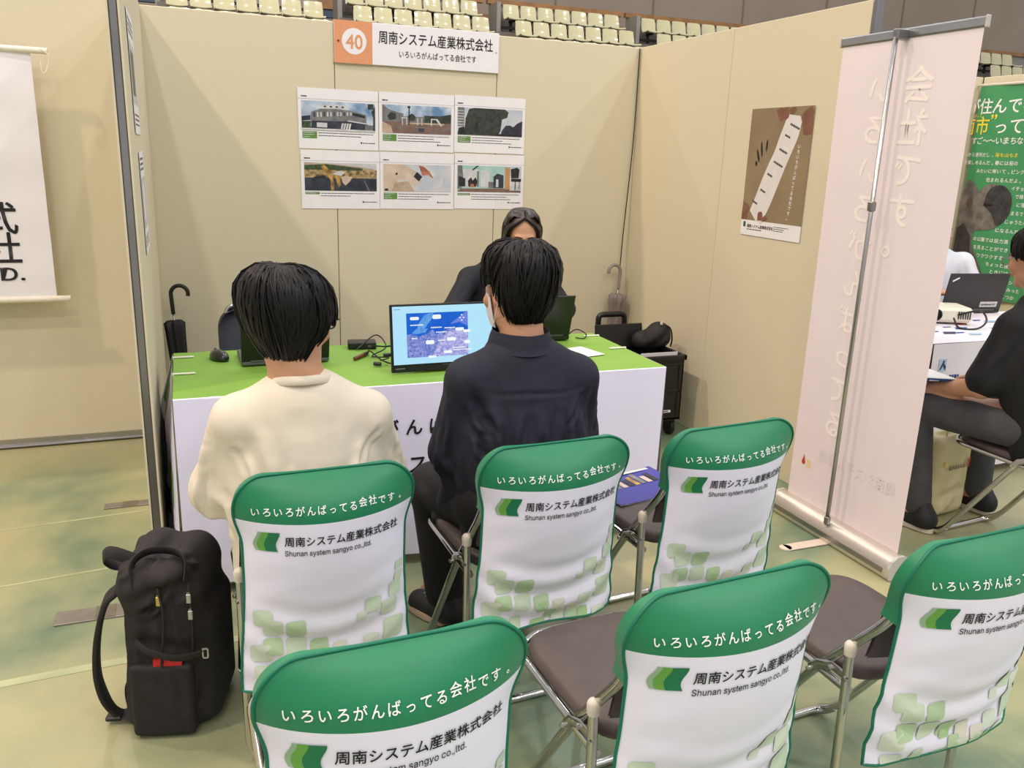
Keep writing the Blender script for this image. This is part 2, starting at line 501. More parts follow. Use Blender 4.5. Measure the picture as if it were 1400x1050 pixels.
# the neighbouring booth on the right: back wall and side wall
mb = MB()
for k in range(3):
    mb.box((XR+.045+.465+.93*k, YB+.02, WT/2), (.926, .04, WT), M_panel, bev=.003)
struct(mb.build('wall_right_booth_back'))
mb = MB()
for a, b in ((2.93, 3.87), (3.873, 4.826)):
    mb.box((5.52, (a+b)/2, WT/2), (.04, b-a, WT), M_panel, bev=.003)
struct(mb.build('wall_right_booth_side'))
# steel foot plates of the partitions
M_plate = mat('steel_plate', (136, 130, 120), .45, .35, noise=.1, nscale=14)
for (x, y, w, d, lab) in [(-.30, 2.78, .34, .085, 'grey steel foot plate on the floor left of the backpack'), (-.27, 3.70, .24, .055, 'narrow grey steel foot plate under the middle of the left partition'),
                          (2.50, 2.90, .34, .10, 'grey steel foot plate at the front end of the right partition')]:
    mb = MB(); mb.box((0, 0, .003), (w, d, .006), M_plate, bev=.002)
    mb.box((-.02, 0, .0065), (.06, d*.98, .002), mat('steel_plate_dark', (118, 112, 98), .5, .3, noise=.1), bev=.0005)
    tag(mb.build('foot_plate', loc=(x, y, 0)), lab, 'floor plate')

# ------------------------------------------------------------------ the arena stands beyond the booth
M_hall = mat('hall_wall', (150, 136, 122), .8, noise=.05, nscale=.6)
M_wood = mat('stand_wood', (150, 108, 62), .5, noise=.2, nscale=4)
M_blue = mat('stand_blue', (62, 78, 98), .6, noise=.1, nscale=3)
M_conc = mat('stand_concrete', (120, 112, 104), .8, noise=.1, nscale=2)
M_barr = mat('stand_barrier', (142, 138, 130), .6, noise=.05, nscale=2)
mb = MB(); mb.box((10, 24.2, 6.5), (46, .3, 13), M_hall)
for x in np.arange(-12, 34, 3.2): mb.box((x, 24.04, 8.5), (.05, .02, 6), M_groove)
struct(mb.build('wall_hall'))
mb = MB(); mb.box((10, 23.95, 5.14), (46, .2, .24), M_wood); mb.box((10, 23.98, 4.92), (46, .14, .2), M_blue); mb.box((10, 23.97, 4.3), (46, .1, 1.0), M_hall)
struct(mb.build('trim_5'))
M_seat = mat('seat_plastic', (206, 200, 160), .16, coat=.5, noise=.06, nscale=3)
M_steel = mat('seat_bracket', (34, 30, 26), .5, .4, noise=.1)
def seat_mesh():
    mb = MB()
    prof = [(.10, .37), (.085, .33), (.06, .2), (.035, .1), (.0, .035), (-.06, .01), (-.2, .015), (-.33, .03), (-.36, .0)]
    P = []; n = 7
    us = np.linspace(-1, 1, n)
    for (y, z) in prof:
        for u in us:
            w = .195 if z > .3 else .205
            dish = .03*(1-u*u)
            P.append((u*w, y + dish*(1 if z > .05 else .2), z + (-.018*(1-u*u) if z < .05 else .0) - (.02*u**6 if z > .3 else 0)))
    k = len(prof); P = np.array(P); F = []
    for j in range(k-1):
        for i in range(n-1): F.append((j*n+i, j*n+i+1, (j+1)*n+i+1, (j+1)*n+i))
    B = P + np.array([0, .012, -.014])
    m = len(P); F2 = [tuple(x+m for x in f[::-1]) for f in F]; E = []
    per = [i for i in range(n)] + [j*n+n-1 for j in range(1, k)] + [(k-1)*n+i for i in range(n-2, -1, -1)] + [j*n for j in range(k-2, 0, -1)]
    for a, b in zip(per, per[1:]+per[:1]): E.append((a, a+m, b+m, b))
    mb.add(np.concatenate([P, B]), F+F2+E, M_seat)
    mb.box((0, -.02, -.03), (.06, .3, .05), M_steel); mb.box((0, .05, -.14), (.05, .05, .2), M_steel)
    return mb
proto_seat = None
PITCH = .457
for k in (-2, -1, 0, 1, 4):
    x0 = 7.55+3.81*k
    mb = MB()
    for r, (y, zt) in enumerate(((20.6, 4.62), (19.8, 4.17), (19.0, 3.72))):
        mb.box((x0+1.62, y+.35, zt/2-.12), (3.5, .8, zt-.24), M_conc)
        mb.box((x0+1.62, y-.02, zt-.14), (3.3, .05, .06), M_steel)
    mb.box((x0-.12, 20.85, 4.3), (.10, .55, 1.5), M_barr)
    mb.box((x0+1.55, 21.15, 4.4), (3.45, .06, 1.3), M_barr)
    mb.box((x0+1.6, 21.10, 5.12), (3.7, .14, .11), M_wood)
    struct(mb.build('wall_stand_%d' % (k+3)))
    where = {-2: 'above left end of back wall', -1: 'above the numbered sign', 0: 'above right corner of back wall', 1: 'above the right partition', 4: 'above the green banner'}[k]
    for r, (y, zt, nm) in enumerate(((20.6, 4.66, 'upper'), (19.8, 4.20, 'middle'), (19.0, 3.74, 'lower'))):
        if (k == -2 and r == 0) or (k in (1, 4) and r == 2): continue
        for i in range(7 if k != 4 else 4):
            if k == 1 and r == 1 and i > 2: continue
            if proto_seat is None:
                proto_seat = seat_mesh().build('stadium_seat', smooth=True, sharp=50); o = proto_seat
            else:
                o = proto_seat.copy(); COL.objects.link(o)
            o.location = (x0+.22+PITCH*i + (.0 if r == 0 else .03*r), y, zt)
            tag(o, '%s seat from left, %s row, stand %s' % (ORD[i], nm, where), 'seat', 'cream seats in the %s row of the stand %s' % (nm, where))

# ------------------------------------------------------------------ signs and posters on the back wall
M_orange = mat('sign_orange', (222, 152, 108), .5, noise=.03)
def wall_at(y):                       # lettering and prints facing the visitor
    return lambda e: (lambda u, v: (u, y-e, v))
def side_at(x, y0):                   # on a wall that faces left: u runs towards the visitor
    return lambda e: (lambda u, v: (x-e, y0-u, v))
fw = wall_at(YB-.014)
mb = MB()
mb.box(((.813+1.746)/2, YB-.007, 2.057), (.933, .014, .214), M_white, bev=.002)
mb.rect(.813, 1.95, 1.018, 2.164, fw(.0006), M_orange)
mb.poly([(.920+.066*math.cos(a), 2.062+.066*math.sin(a)) for a in np.linspace(0, 2*math.pi, 40)[:-1]], fw(.0012), M_white)
mb.text('40', .920, 2.0245, .102, fw(.0018), M_orange, width=.088, bold=.018, anchor='c')
mb.text('周南システム産業株式会社', 1.052, 2.068, .070, fw(.0010), M_ink, width=.655, bold=.014)
mb.text('いろいろがんばってる会社です', 1.165, 2.000, .040, fw(.0010), M_ink, width=.445, bold=.008)
mb.lathe([(.006, 0), (.004, .004)], mat('sign_pin', (110, 40, 30), .5, noise=.1), c=(.835, YB-.019, 2.06), n=8, R=rotx(math.pi/2))
mb.lathe([(.003, 0), (.002, .003)], M_ink, c=(1.728, YB-.018, 2.06), n=8, R=rotx(math.pi/2))
tag(mb.build('booth_sign'), 'white booth name sign with orange square and the number 40', 'sign')

def flatmat(name, c, c2=None, s=18): return mat('print_'+name, c, .42, noise=.06 if c2 is None else 0, nscale=s, c2=c2)
P_sky = flatmat('sky', (96, 134, 176), (206, 216, 228), 12); P_grey = flatmat('grey', (128, 128, 128), (104, 104, 106), 30); P_dark = flatmat('dark', (40, 42, 46), (22, 24, 28), 40)
P_tree = flatmat('tree', (34, 40, 36), (60, 66, 58), 60); P_green = flatmat('label_green', (96, 140, 66)); P_bush = flatmat('bush', (70, 90, 50), (40, 56, 34), 70)
P_pale = flatmat('pale', (214, 214, 212), (190, 192, 194), 20); P_brown = flatmat('ground', (132, 104, 92), (112, 88, 80), 24); P_sand = flatmat('sand', (198, 176, 150), (172, 150, 128), 20)
P_gold = flatmat('gold', (206, 164, 84), (120, 90, 40), 24); P_skin = flatmat('skin', (182, 118, 88), (150, 92, 66), 30); P_navy = flatmat('navy', (34, 38, 50), (58, 64, 78), 20)
P_beige = flatmat('beige', (214, 196, 176), (196, 176, 156), 16); P_blue = flatmat('pale_blue', (176, 190, 204), (206, 206, 208), 12); P_teal = flatmat('teal', (146, 190, 184), (176, 208, 202), 10)
P_orange = flatmat('wall_orange', (188, 142, 96)); P_town = flatmat('town', (190, 164, 116), (96, 76, 50), 55); P_txt = flatmat('text', (60, 60, 62)); P_shade = flatmat('header_line', (196, 194, 198))
rng = random.Random(4)
def bars(mb, x0, x1, y, h, fn, m=None):
    """a line of print too small to read"""
    x = x0
    while x < x1:
        w = rng.uniform(.006, .02)*.44/.44
        mb.rect(x, y-h/2, min(x+w, x1), y+h/2, fn, m or P_txt); x += w+rng.uniform(.001, .003)
def pic_building(q):
    q.r(0, 0, 1, 1, P_sky); q.r(0, 0, .12, .3, P_bush); q.p([(0, .3), (.12, .34), (.12, .5), (0, .46)], P_navy)
    q.p([(.22, .72), (.3, .86), (.5, .9), (.64, .84), (.64, .7)], P_pale)
    q.p([(.12, .25), (.13, .62), (.25, .74), (.45, .76), (.66, .72), (.88, .6), (.88, .28), (.5, .1), (.16, .1)], P_grey)
    for i in range(12):
        x = .16+.045*i; q.r(x, .44+.01*i, x+.02, .62+.004*i, P_pale if i % 3 else P_navy)
    for i in range(4): q.r(.3+.08*i, .80, .33+.08*i, .85, P_navy)
    q.p([(.69, .56), (.86, .48), (.86, .56), (.69, .66)], P_dark)
    q.p([(.12, .06), (.14, .32), (.62, .34), (.9, .26), (.9, .06)], P_navy); q.r(.2, .1, .34, .26, P_pale)
    q.p([(.62, .34), (.9, .26), (.9, .3), (.62, .38)], P_pale)
    for i in range(4): q.p([(.52+.035*i, .04), (.545+.035*i, .04), (.565+.035*i, .27), (.54+.035*i, .27)], P_pale)
    q.r(0, 0, 1, .06, P_pale); q.r(.86, .06, 1, .24, P_grey)
    q.p([(.9, .8), (.98, .82), (.98, .98), (.9, .98)], P_tree); q.p([(.97, .05), (1, .05), (1, .9), (.95, .7), (.975, .5)], P_tree)
def pic_park(q):
    q.r(0, 0, 1, 1, P_sky); q.p([(0, .45), (0, .98), (.12, .78), (.12, .45)], P_pale); q.p([(.0, 1), (.12, .8), (.3, .7), (.3, .6), (1, .62), (1, .4), (0, .4)], P_grey)
    q.p([(.1, .45), (.07, .6), (.12, .74), (.19, .7), (.2, .5)], P_tree); q.p([(.38, .45), (.36, .62), (.43, .72), (.48, .6), (.46, .45)], P_tree)
    q.r(.6, .4, 1, .66, P_bush); q.p([(.62, .42), (.62, .62), (.8, .66), (.8, .42)], P_tree); q.p([(.84, .4), (.84, .66), (1, .74), (1, .4)], P_tree)
    q.r(0, 0, 1, .40, P_brown); q.p([(0, .0), (0, .4), (.12, .25), (.15, .0)], P_sand); q.r(.36, .34, .9, .39, P_sand)
    q.r(.375, .3, .39, .96, P_dark); q.r(.36, .9, .40, .98, P_dark)
    for x in (.28, .34, .5, .56): q.r(x, .3, x+.012, .56, P_pale)
    q.r(.27, .53, .36, .57, P_pale); q.p([(.76, .55), (.80, .55), (.87, .3), (.84, .3)], P_pale); q.r(.7, .3, .715, .55, P_pale); q.r(.7, .52, .8, .555, P_pale)
    q.r(.16, .16, .28, .2, P_grey); q.r(.48, .2, .66, .24, P_grey); q.r(.52, .06, .6, .2, P_navy); q.p([(.66, .0), (1, .2), (1, .26), (.7, .04)], P_grey)
def pic_trees(q):
    q.r(0, 0, 1, 1, P_blue); q.p([(0, .3), (0, 1), (.1, 1), (.1, .3)], P_grey)
    for i in range(6): q.r(0, .36+.1*i, .09, .39+.1*i, P_pale)
    q.p([(.1, 0), (.12, .6), (.17, .95), (.25, 1), (.72, 1), (.78, .9), (.76, .7), (.68, .62), (.66, .2), (.62, 0)], P_tree)
    q.p([(0, 0), (.02, .25), (.1, .3), (.14, 0)], P_dark); q.p([(.24, .1), (.3, .7), (.33, .1)], P_dark); q.p([(.66, 0), (.68, .2), (.74, .4), (.8, .42), (.86, .36), (.92, .5), (1, .6), (1, 0)], P_navy)
    q.r(.6, 0, 1, .08, P_dark)
def pic_port(q):
    q.r(0, 0, 1, 1, P_sand); q.p([(0, 1), (.5, .94), (.8, .86), (1, .78), (1, 1)], P_pale); q.r(0, .44, 1, .76, P_town); q.p([(0, .9), (.3, .95), (.5, .9), (.8, .82), (.8, .74), (0, .74)], P_bush)
    q.r(0, 0, 1, .46, P_navy); q.p([(.12, .44), (.3, .44), (.28, .56), (.14, .5)], P_dark)
    q.p([(.36, .0), (.35, .4), (.22, .86), (.26, .95), (.36, .7), (.4, .3), (.4, 0)], P_gold); q.p([(.4, .68), (.5, .7), (.49, .2), (.46, .08), (.43, .4)], P_gold); q.p([(.5, .5), (.56, .55), (.66, .5), (.62, .34), (.56, .2), (.52, .3)], P_beige)
    q.p([(.38, .6), (.46, .72), (.56, .68), (.5, .54)], P_pale); q.p([(.82, .38), (.83, .38), (.9, .02), (.88, .02)], P_grey)
def pic_lab(q):
    q.r(0, 0, 1, 1, P_blue); q.p([(0, 0), (0, 1), (.3, 1), (.5, .7), (.4, .2), (.2, 0)], P_beige)
    q.p([(.12, 0), (.16, .3), (.2, .42), (.36, .4), (.46, .0)], P_sand); q.p([(.2, .42), (.34, .44), (.36, .38), (.2, .34)], P_pale)
    q.p([(.38, .4), (.46, .56), (.56, .42), (.46, .18)], P_beige); q.p([(.44, .56), (.49, .74), (.57, .56), (.52, .38)], P_dark)
    q.p([(.52, .95), (.6, 1), (.7, .84), (.76, .54), (.72, .5), (.66, .64), (.57, .6)], P_skin); q.p([(.52, .98), (.62, 1), (.76, .76), (.77, .5), (.74, .5), (.68, .74), (.6, .92)], P_pale)
    q.p([(.55, .38), (.66, .62), (.74, .48), (.84, .3), (.8, .1), (.66, .12)], P_blue); q.p([(.8, .1), (.84, .1), (.93, .95), (.9, .95)], P_pale)
    q.p([(.17, .62), (.19, .7), (.21, .68), (.2, .6)], P_dark); q.r(.02, .02, .07, .1, P_dark)
def pic_room(q):
    q.r(0, 0, 1, 1, P_teal); q.p([(0, 0), (.05, .12), (1, .16), (1, 0)], P_brown); q.r(.06, .2, .33, .86, P_pale); q.r(.36, .2, .5, .82, P_pale); q.r(.3, .2, .33, .8, P_grey)
    q.p([(0, .1), (.0, 1), (.07, 1), (.09, .5), (.07, .14)], P_grey); q.p([(.02, .2), (.02, .6), (.12, .5), (.12, .2)], P_dark)
    for x in (.17, .24): q.p([(x, .2), (x-.01, .42), (x+.04, .56), (x+.07, .4), (x+.05, .2)], P_dark)
    q.r(.2, .18, .26, .3, P_skin); q.p([(.56, .16), (.56, .6), (.62, .72), (.72, .66), (.72, .16)], P_navy); q.r(.48, .16, .56, .4, P_grey); q.r(.6, .2, .64, .5, P_blue)
    q.r(.74, .12, .82, .96, P_orange); q.r(.82, .08, 1, .96, P_pale); q.p([(.84, .55), (.83, .9), (.93, .97), (.97, .9), (.96, .56)], P_dark); q.r(.84, .42, 1, .54, P_dark)
    q.r(.9, .1, .915, .42, P_dark); q.r(.97, .14, .98, .42, P_dark); q.p([(.3, 1), (.33, 1), (.24, .82), (.22, .84)], P_dark)
class Pic:
    def __init__(s, mb, fn, x0, y0, w, h): s.mb, s.fn, s.x0, s.y0, s.w, s.h, s.n = mb, fn, x0, y0, w, h, 0
    def p(s, pts, m):
        s.n += 1; f = s.fn(.0008+.00008*s.n); pts = [(min(max(a, 0), 1), min(max(b, 0), 1)) for a, b in pts]
        s.mb.poly([(s.x0+a*s.w, s.y0+b*s.h) for a, b in pts], f, m)
    def r(s, a, b, c, d, m): s.p([(a, b), (c, b), (c, d), (a, d)], m)
posters = [(.614, 1.501, pic_building, 'poster with a photo of a round grey building, top left of six'), (1.053, 1.503, pic_park, 'poster with a photo of a playground park, top middle of six'),
           (1.490, 1.508, pic_trees, 'poster with a photo of tall dark trees, top right of six'), (.620, 1.181, pic_port, 'poster with a photo of a golden harbour town, bottom left of six'),
           (1.056, 1.183, pic_lab, 'poster with a photo of a lab worker at a microscope, bottom middle of six'), (1.494, 1.187, pic_room, 'poster with a photo of an office with chairs, bottom right of six')]
for i, (x, z, pic, lab) in enumerate(posters):
    mb = MB(); pw, ph = .434, .314
    fn0 = wall_at(YB)
    R0 = rng.uniform(-.004, .004)
    def fnp(e, x=x, z=z, R0=R0):
        return lambda u, v: (x+u, YB-.003-e-.006*v, z+v+R0*(u-.2))
    mb.grid(np.linspace(0, pw, 9), np.linspace(0, ph, 7), fnp(0), M_white)
    mb.grid(np.linspace(0, pw, 9), np.linspace(0, ph, 7), fnp(-.0004), M_white, flip=True)
    q = Pic(mb, lambda e, f=fnp: f(e+.0004), .018, .098, pw-.036, .150)
    pic(q)
    mb.rect(.0, .256, pw, .259, fnp(.0006), P_shade)
    bars(mb, .018, .05, .270, .006, fnp(.0008), M_ink)
    gh = .012 if i in (3, 5) else .036
    mb.rect(.020, .090-gh, .098, .090, fnp(.0008), P_green)
    for k in range(1 if gh < .02 else 3): bars(mb, .024, .024+rng.uniform(.03, .068), .084-.011*k, .003, fnp(.0012), P_pale)
    for k in range(2 if i in (0, 3) else 3): bars(mb, .105, .105+(.30 if k == 0 else rng.uniform(.16, .26)), .084-.014*k, .0035, fnp(.0008))
    mb.rect(.335, .034, .343, .043, fnp(.0008), M_ink); bars(mb, .346, .416, .038, .004, fnp(.0008), M_ink)
    tag(mb.build('poster', smooth=False), 'white ' + lab, 'poster', 'photo posters on the back wall')

# the receipt poster on the right partition
mb = MB(); fs = side_at(XR-.004, 3.65)
def fp(e): return lambda u, v: (XR-.004-e, 3.65-u, 1.150+v)
PW, PH = .456, .608
M_tan = mat('print_kraft', (146, 127, 97), .55, c2=(134, 115, 86), nscale=5)
mb.grid(np.linspace(0, PW, 8), np.linspace(0, PH, 8), fp(0), M_white); mb.grid(np.linspace(0, PW, 8), np.linspace(0, PH, 8), fp(-.0004), M_white, flip=True)
mb.grid(np.linspace(0, PW, 8), np.linspace(.075, PH, 8), fp(.0006), M_tan)
uv = lambda X, Y: ((X)*PW, (1-Y)*PH)       # X, Y: fractions of the sheet, Y down
def pp(pts, m, e): mb.poly([uv(*p) for p in pts], fp(e), m)
strip = smooth_path([(.60, .07, 0), (.52, .20, 0), (.45, .33, 0), (.38, .42, 0), (.29, .55, 0), (.20, .70, 0), (.135, .80, 0)], 3)
strip2 = smooth_path([(.83, .11, 0), (.80, .22, 0), (.71, .36, 0), (.65, .45, 0), (.56, .60, 0), (.46, .76, 0), (.345, .90, 0)], 3)
M_slip = mat('print_slip', (222, 216, 214), .5, noise=.03, nscale=40)
for a, b, c, d in zip(strip[:-1], strip2[:-1], strip2[1:], strip[1:]): pp([a[:2], b[:2], c[:2], d[:2]], M_slip, .0011)
pp([(.62, .055), (.80, .07), (.83, .11), (.60, .07)], M_slip, .0011); pp([(.135, .80), (.25, .875), (.345, .90)], M_slip, .0011)
P_hand = flatmat('hand', (136, 92, 68), (116, 76, 56), 14)
def finger(x0, y0, x1, y1, w, e):
    d = np.array([x1-x0, (y1-y0)*PH/PW]); d /= np.linalg.norm(d)+1e-9; s = np.array([-d[1], d[0]*PW/PH])
    pts = []
    for t, ww in ((0, 1), (.5, .95), (.85, .85), (.97, .5), (1, .0), (.97, -.5), (.85, -.85), (.5, -.95), (0, -1)):
        pts.append((x0+(x1-x0)*t+s[0]*w*ww, y0+(y1-y0)*t+s[1]*w*ww))
    pts = [(min(max(a, 0.0), 1.0), min(max(b, 0.0), .873)) for a, b in pts]
    pp(pts, P_hand, e)
for i, (a, b, c, d, _w) in enumerate([(.46, 0, .53, .10, .045), (.55, 0, .59, .09, .045), (.66, 0, .69, .05, .04), (.98, .02, .82, .10, .05), (1.0, .10, .84, .14, .04), (1.0, .16, .86, .18, .04), (0, .76, .12, .80, .05), (0, .84, .10, .84, .05), (.33, .873, .32, .80, .05), (.42, .873, .38, .84, .04)]):
    finger(a, b, c, d, .05 if i < 6 else .045, .0014+.0001*i)
for i, (cx, cy, a) in enumerate([(.315, .285, -5), (.235, .315, 22), (.185, .365, 40), (.165, .425, 80)]):
    pts = []
    for k in range(12):
        t = 2*math.pi*k/12; x, y = .012*math.cos(t), (.040 if i in (1, 2) else .028 if i == 0 else .016)*math.sin(t); r = rad(a)
        u0, v0 = uv(cx, cy); pts.append((u0+(x*math.cos(r)-y*math.sin(r))*.55, v0+x*math.sin(r)+y*math.cos(r)))
    mb.poly(pts, fp(.0012), M_ink)
for i, ch in enumerate('いろいろがんばってる会社です。'):
    u0, v0 = uv(.815-.004*i, .27+.0385*i); mb.text(ch, u0, v0-.02, .021, fp(.0012), M_white, bold=.02)
for (cx, cy, n_) in [(.66, .125, 7), (.595, .205, 4), (.53, .31, 6), (.46, .405, 7), (.375, .50, 4), (.285, .625, 4), (.17, .72, 4)]:
    u0, v0 = uv(cx, cy)
    def ft(x, y, u0=u0, v0=v0):
        a = rad(-20); return fp(.0016)(u0+x*math.cos(a)-y*math.sin(a), v0+x*math.sin(a)+y*math.cos(a))
    x = 0
    for _ in range(n_):
        mb.rect(x, -.005, x+.008, .005, ft, M_ink); x += .0105
mb.rect(.02, .040, .038, .066, fp(.0008), mat('logo_green', (30, 92, 60), .5, noise=.05))
mb.text('周南システム産業株式会社', .052, .040, .018, fp(.0008), M_ink, width=.205, bold=.014)
bars(mb, .052, .17, .030, .004, fp(.0008)); bars(mb, .26, .37, .056, .003, fp(.0008)); bars(mb, .26, .34, .047, .003, fp(.0008)); bars(mb, .26, .33, .038, .003, fp(.0008))
mb.rect(0, .365*PH, PW, .367*PH, fp(.00085), mat('print_fold', (132, 110, 76), .6, noise=.05))
tag(mb.build('poster'), 'brown poster of hands holding a long paper slip on the right partition', 'poster')
# clear tape bits by that poster
M_tape = mat('clear_tape', (226, 208, 174), .25, noise=.02)
# leaflets on the inside of the left partition
for (y0, y1, z0, z1, m2, lab) in [(3.20, 3.86, 1.53, 1.93, P_bush, 'white leaflet high on the inside of the left partition'), (3.30, 3.86, 1.11, 1.47, P_txt, 'white leaflet low on the inside of the left partition')]:
    mb = MB(); fl = lambda e: (lambda u, v: (XL+.003+e, y0+u, z0+v)); w, h = (y1-y0)*.62, z1-z0
    mb.rect(0, 0, w, h, fl(0), M_white); mb.poly([(0, 0), (0, h), (w, h), (w, 0)], fl(-.0005), M_white)
    mb.rect(.03, h*.25, w-.03, h*.75, fl(.0006), P_shade); mb.rect(.06, h*.32, w-.16, h*.68, fl(.001), m2 if m2 is P_bush else M_white)
    for k in range(3): bars(mb, .04, w-.05, h*(.93-.05*k), .008, fl(.0008))
    for k in range(3): bars(mb, .04, w-.05, h*(.16-.04*k), .006, fl(.0008))
    tag(mb.build('leaflet'), lab, 'leaflet')
# black cable hanging in the right corner
mb = MB(); mb.tube(smooth_path([(XR-.012, YB-.012, 2.15), (XR-.018, YB-.016, 1.6), (XR-.05, YB-.02, 1.0), (XR-.06, YB-.02, .55), (XR-.07, YB-.03, .02)]), .0035, M_black, n=6)
tag(mb.build('cable'), 'thin black cable hanging down the right corner of the back wall', 'cable')

# banner hanging in the left neighbouring booth
b = thing('wall_banner', 'white cloth banner with black lettering in the booth at left', 'banner', (-1.0, 4.5, 0))
M_cloth = mat('banner_cloth', (232, 230, 236), .7, noise=.02, nscale=8, bump=.05, bscale=300)
mb = MB()
def fb(e): return lambda u, v: (u, -.006*math.sin(u*9)-.004*math.sin(v*23)*math.sin(u*3)-e, v)
mb.grid(np.linspace(-.9, .415, 14), np.linspace(.77, 1.885, 18), fb(0), M_cloth); mb.grid(np.linspace(-.9, .415, 14), np.linspace(.77, 1.885, 18), fb(-.003), M_cloth, flip=True)
for s, x1, y0, h in (('株式', .288, 1.09, .155), ('会社', .288, .952, .155)): mb.text(s, x1, y0, h, fb(.002), M_ink, width=.30, bold=.014, anchor='r')
mb.text('CO., LTD.', .292, .862, .115, fb(.002), M_ink, width=.5, bold=.014, anchor='r')
mb.build('cloth', b, smooth=True)
M_rod = mat('white_rod', (226, 220, 204), .5, noise=.05)
mb = MB(); mb.tube([(-.95, 0, 1.89), (.485, 0, 1.883)], .014, M_rod, n=12)
mb.tube(smooth_path([(.46, -.012, 1.89), (.49, -.012, 1.86), (.475, -.014, 1.80), (.458, -.014, 1.79), (.455, -.014, 1.84)]), .003, M_rod, n=6)
mb.build('top_rod', b, smooth=True, sharp=50)
mb = MB(); mb.tube([(-.95, -.003, .765), (.475, -.003, .77)], .015, M_rod, n=12); mb.build('bottom_rod', b, smooth=True, sharp=50)
# ------------------------------------------------------------------ folding chairs in printed covers
M_cgreen = mat('cover_green', (16, 122, 80), .42, noise=.03, nscale=14, bump=.05, bscale=900, sheen=.15)
M_cpipe = mat('cover_piping', (0, 112, 84), .55, noise=.05, nscale=60)
M_cwhite = mat('cover_white', (240, 238, 255), .7, noise=.012, nscale=9, bump=.05, bscale=900)
M_lettw = mat('lettering_white', (240, 242, 240), .6, noise=.02)
M_lga = mat('logo_leaf_pale', (150, 182, 150), .6, noise=.03); M_lgb = mat('logo_leaf_mid', (104, 166, 70), .6, noise=.03); M_lgc = mat('logo_leaf_deep', (18, 118, 76), .6, noise=.03)
M_sq = [mat('square_a', (200, 216, 192), .7, noise=.03, nscale=9), mat('square_b', (182, 206, 168), .7, noise=.03, nscale=9), mat('square_c', (212, 222, 204), .7, noise=.03, nscale=9), mat('square_d', (166, 200, 146), .7, noise=.03, nscale=9), mat('square_e', (216, 214, 200), .7, noise=.03, nscale=9)]
M_vinyl = mat('seat_vinyl', (84, 74, 70), .5, noise=.06, nscale=30, bump=.08, bscale=500)
M_capw = mat('leg_cap', (214, 206, 190), .5, noise=.05)
CL, CHW = .55, .217
def ss(x, a, b):
    t = min(max((x-a)/(b-a), 0), 1); return t*t*(3-2*t)
class Cover:
    def __init__(s, drape=1.0, seed=0, L=CL, k=1.0, pinch=1.0):
        s.k = k
        s.dr = drape; s.sd = seed; s.L = L; s.pi = pinch
    def hw(s, d):
        w = CHW - .018*s.pi*ss(d, .08, .17) + .016*ss(d, .25, .54)
        r = .072
        if d < r: w -= r*(1-math.sqrt(max(0, 1-(1-d/r)**2)))
        return w*s.k
    def band(s, u): return .103 - .008*u*u
    def P(s, x, d, e=0.0):
        u = x/s.hw(d); u2 = min(u*u, 1.2)
        lean = .065*d
        b = .066*math.sin(math.pi/2*min(d/.105, 1))*(1-.72*ss(d, .17, .5))
        y = lean - .004 - b*(1-u2) + .016*u2**4*ss(d, .03, .14) + .008*(1-min(d/.03, 1))**2
        q = d - .075*(1-u2)
        y += s.dr*.0055*math.sin((q+.013*s.sd)*2*math.pi/.085)*ss(d, .27, .38)*(1-.5*ss(d, .5, .56))*(1-.4*u2)
        y += s.dr*.0022*math.sin(70*d+4*u+s.sd)*u2*ss(d, .15, .25)*(1-u2**3)
        y += s.dr*.004*math.sin(5*u+s.sd*1.7)*ss(d, .3, .55)
        return (x, y-e, .813-d*.985)
def rsq(cx, cy, w, h, r=.25, sk=0.0):
    pts = []
    for sx, sy, a0 in ((1, 1, 0), (-1, 1, 90), (-1, -1, 180), (1, -1, 270)):
        for k in range(4):
            a = rad(a0+30*k); rr = r*min(w, h)
            x, y = sx*(w/2-rr)+rr*math.cos(a), sy*(h/2-rr)+rr*math.sin(a)
            pts.append((cx+x+sk*y, cy+y))
    return pts
SQS = [(-.162, .372, .044, .046, 0), (-.140, .400, .046, .046, 0), (-.086, .404, .048, .046, 1), (-.140, .452, .046, .046, 1), (-.085, .455, .048, .048, 0), (-.168, .470, .05, .05, 2), (-.028, .466, .045, .042, 1), (-.024, .482, .03, .03, 3),
       (.024, .486, .036, .042, 4), (.108, .372, .042, .040, 0), (.078, .398, .024, .024, 2), (.152, .392, .044, .046, 2), (.168, .345, .034, .04, 0), (.178, .315, .024, .026, 2), (.180, .285, .024, .024, 0), (.166, .458, .056, .062, 0), (.105, .48, .04, .04, 2),
       (-.10, .518, .03, .04, 0), (-.03, .535, .045, .024, 3), (.028, .525, .036, .036, 2), (.070, .520, .036, .036, 1), (.068, .50, .036, .03, 4), (.106, .524, .03, .032, 3), (.004, .51, .03, .03, 1), (.16, .53, .05, .028, 2), (-.16, .525, .05, .04, 2)]
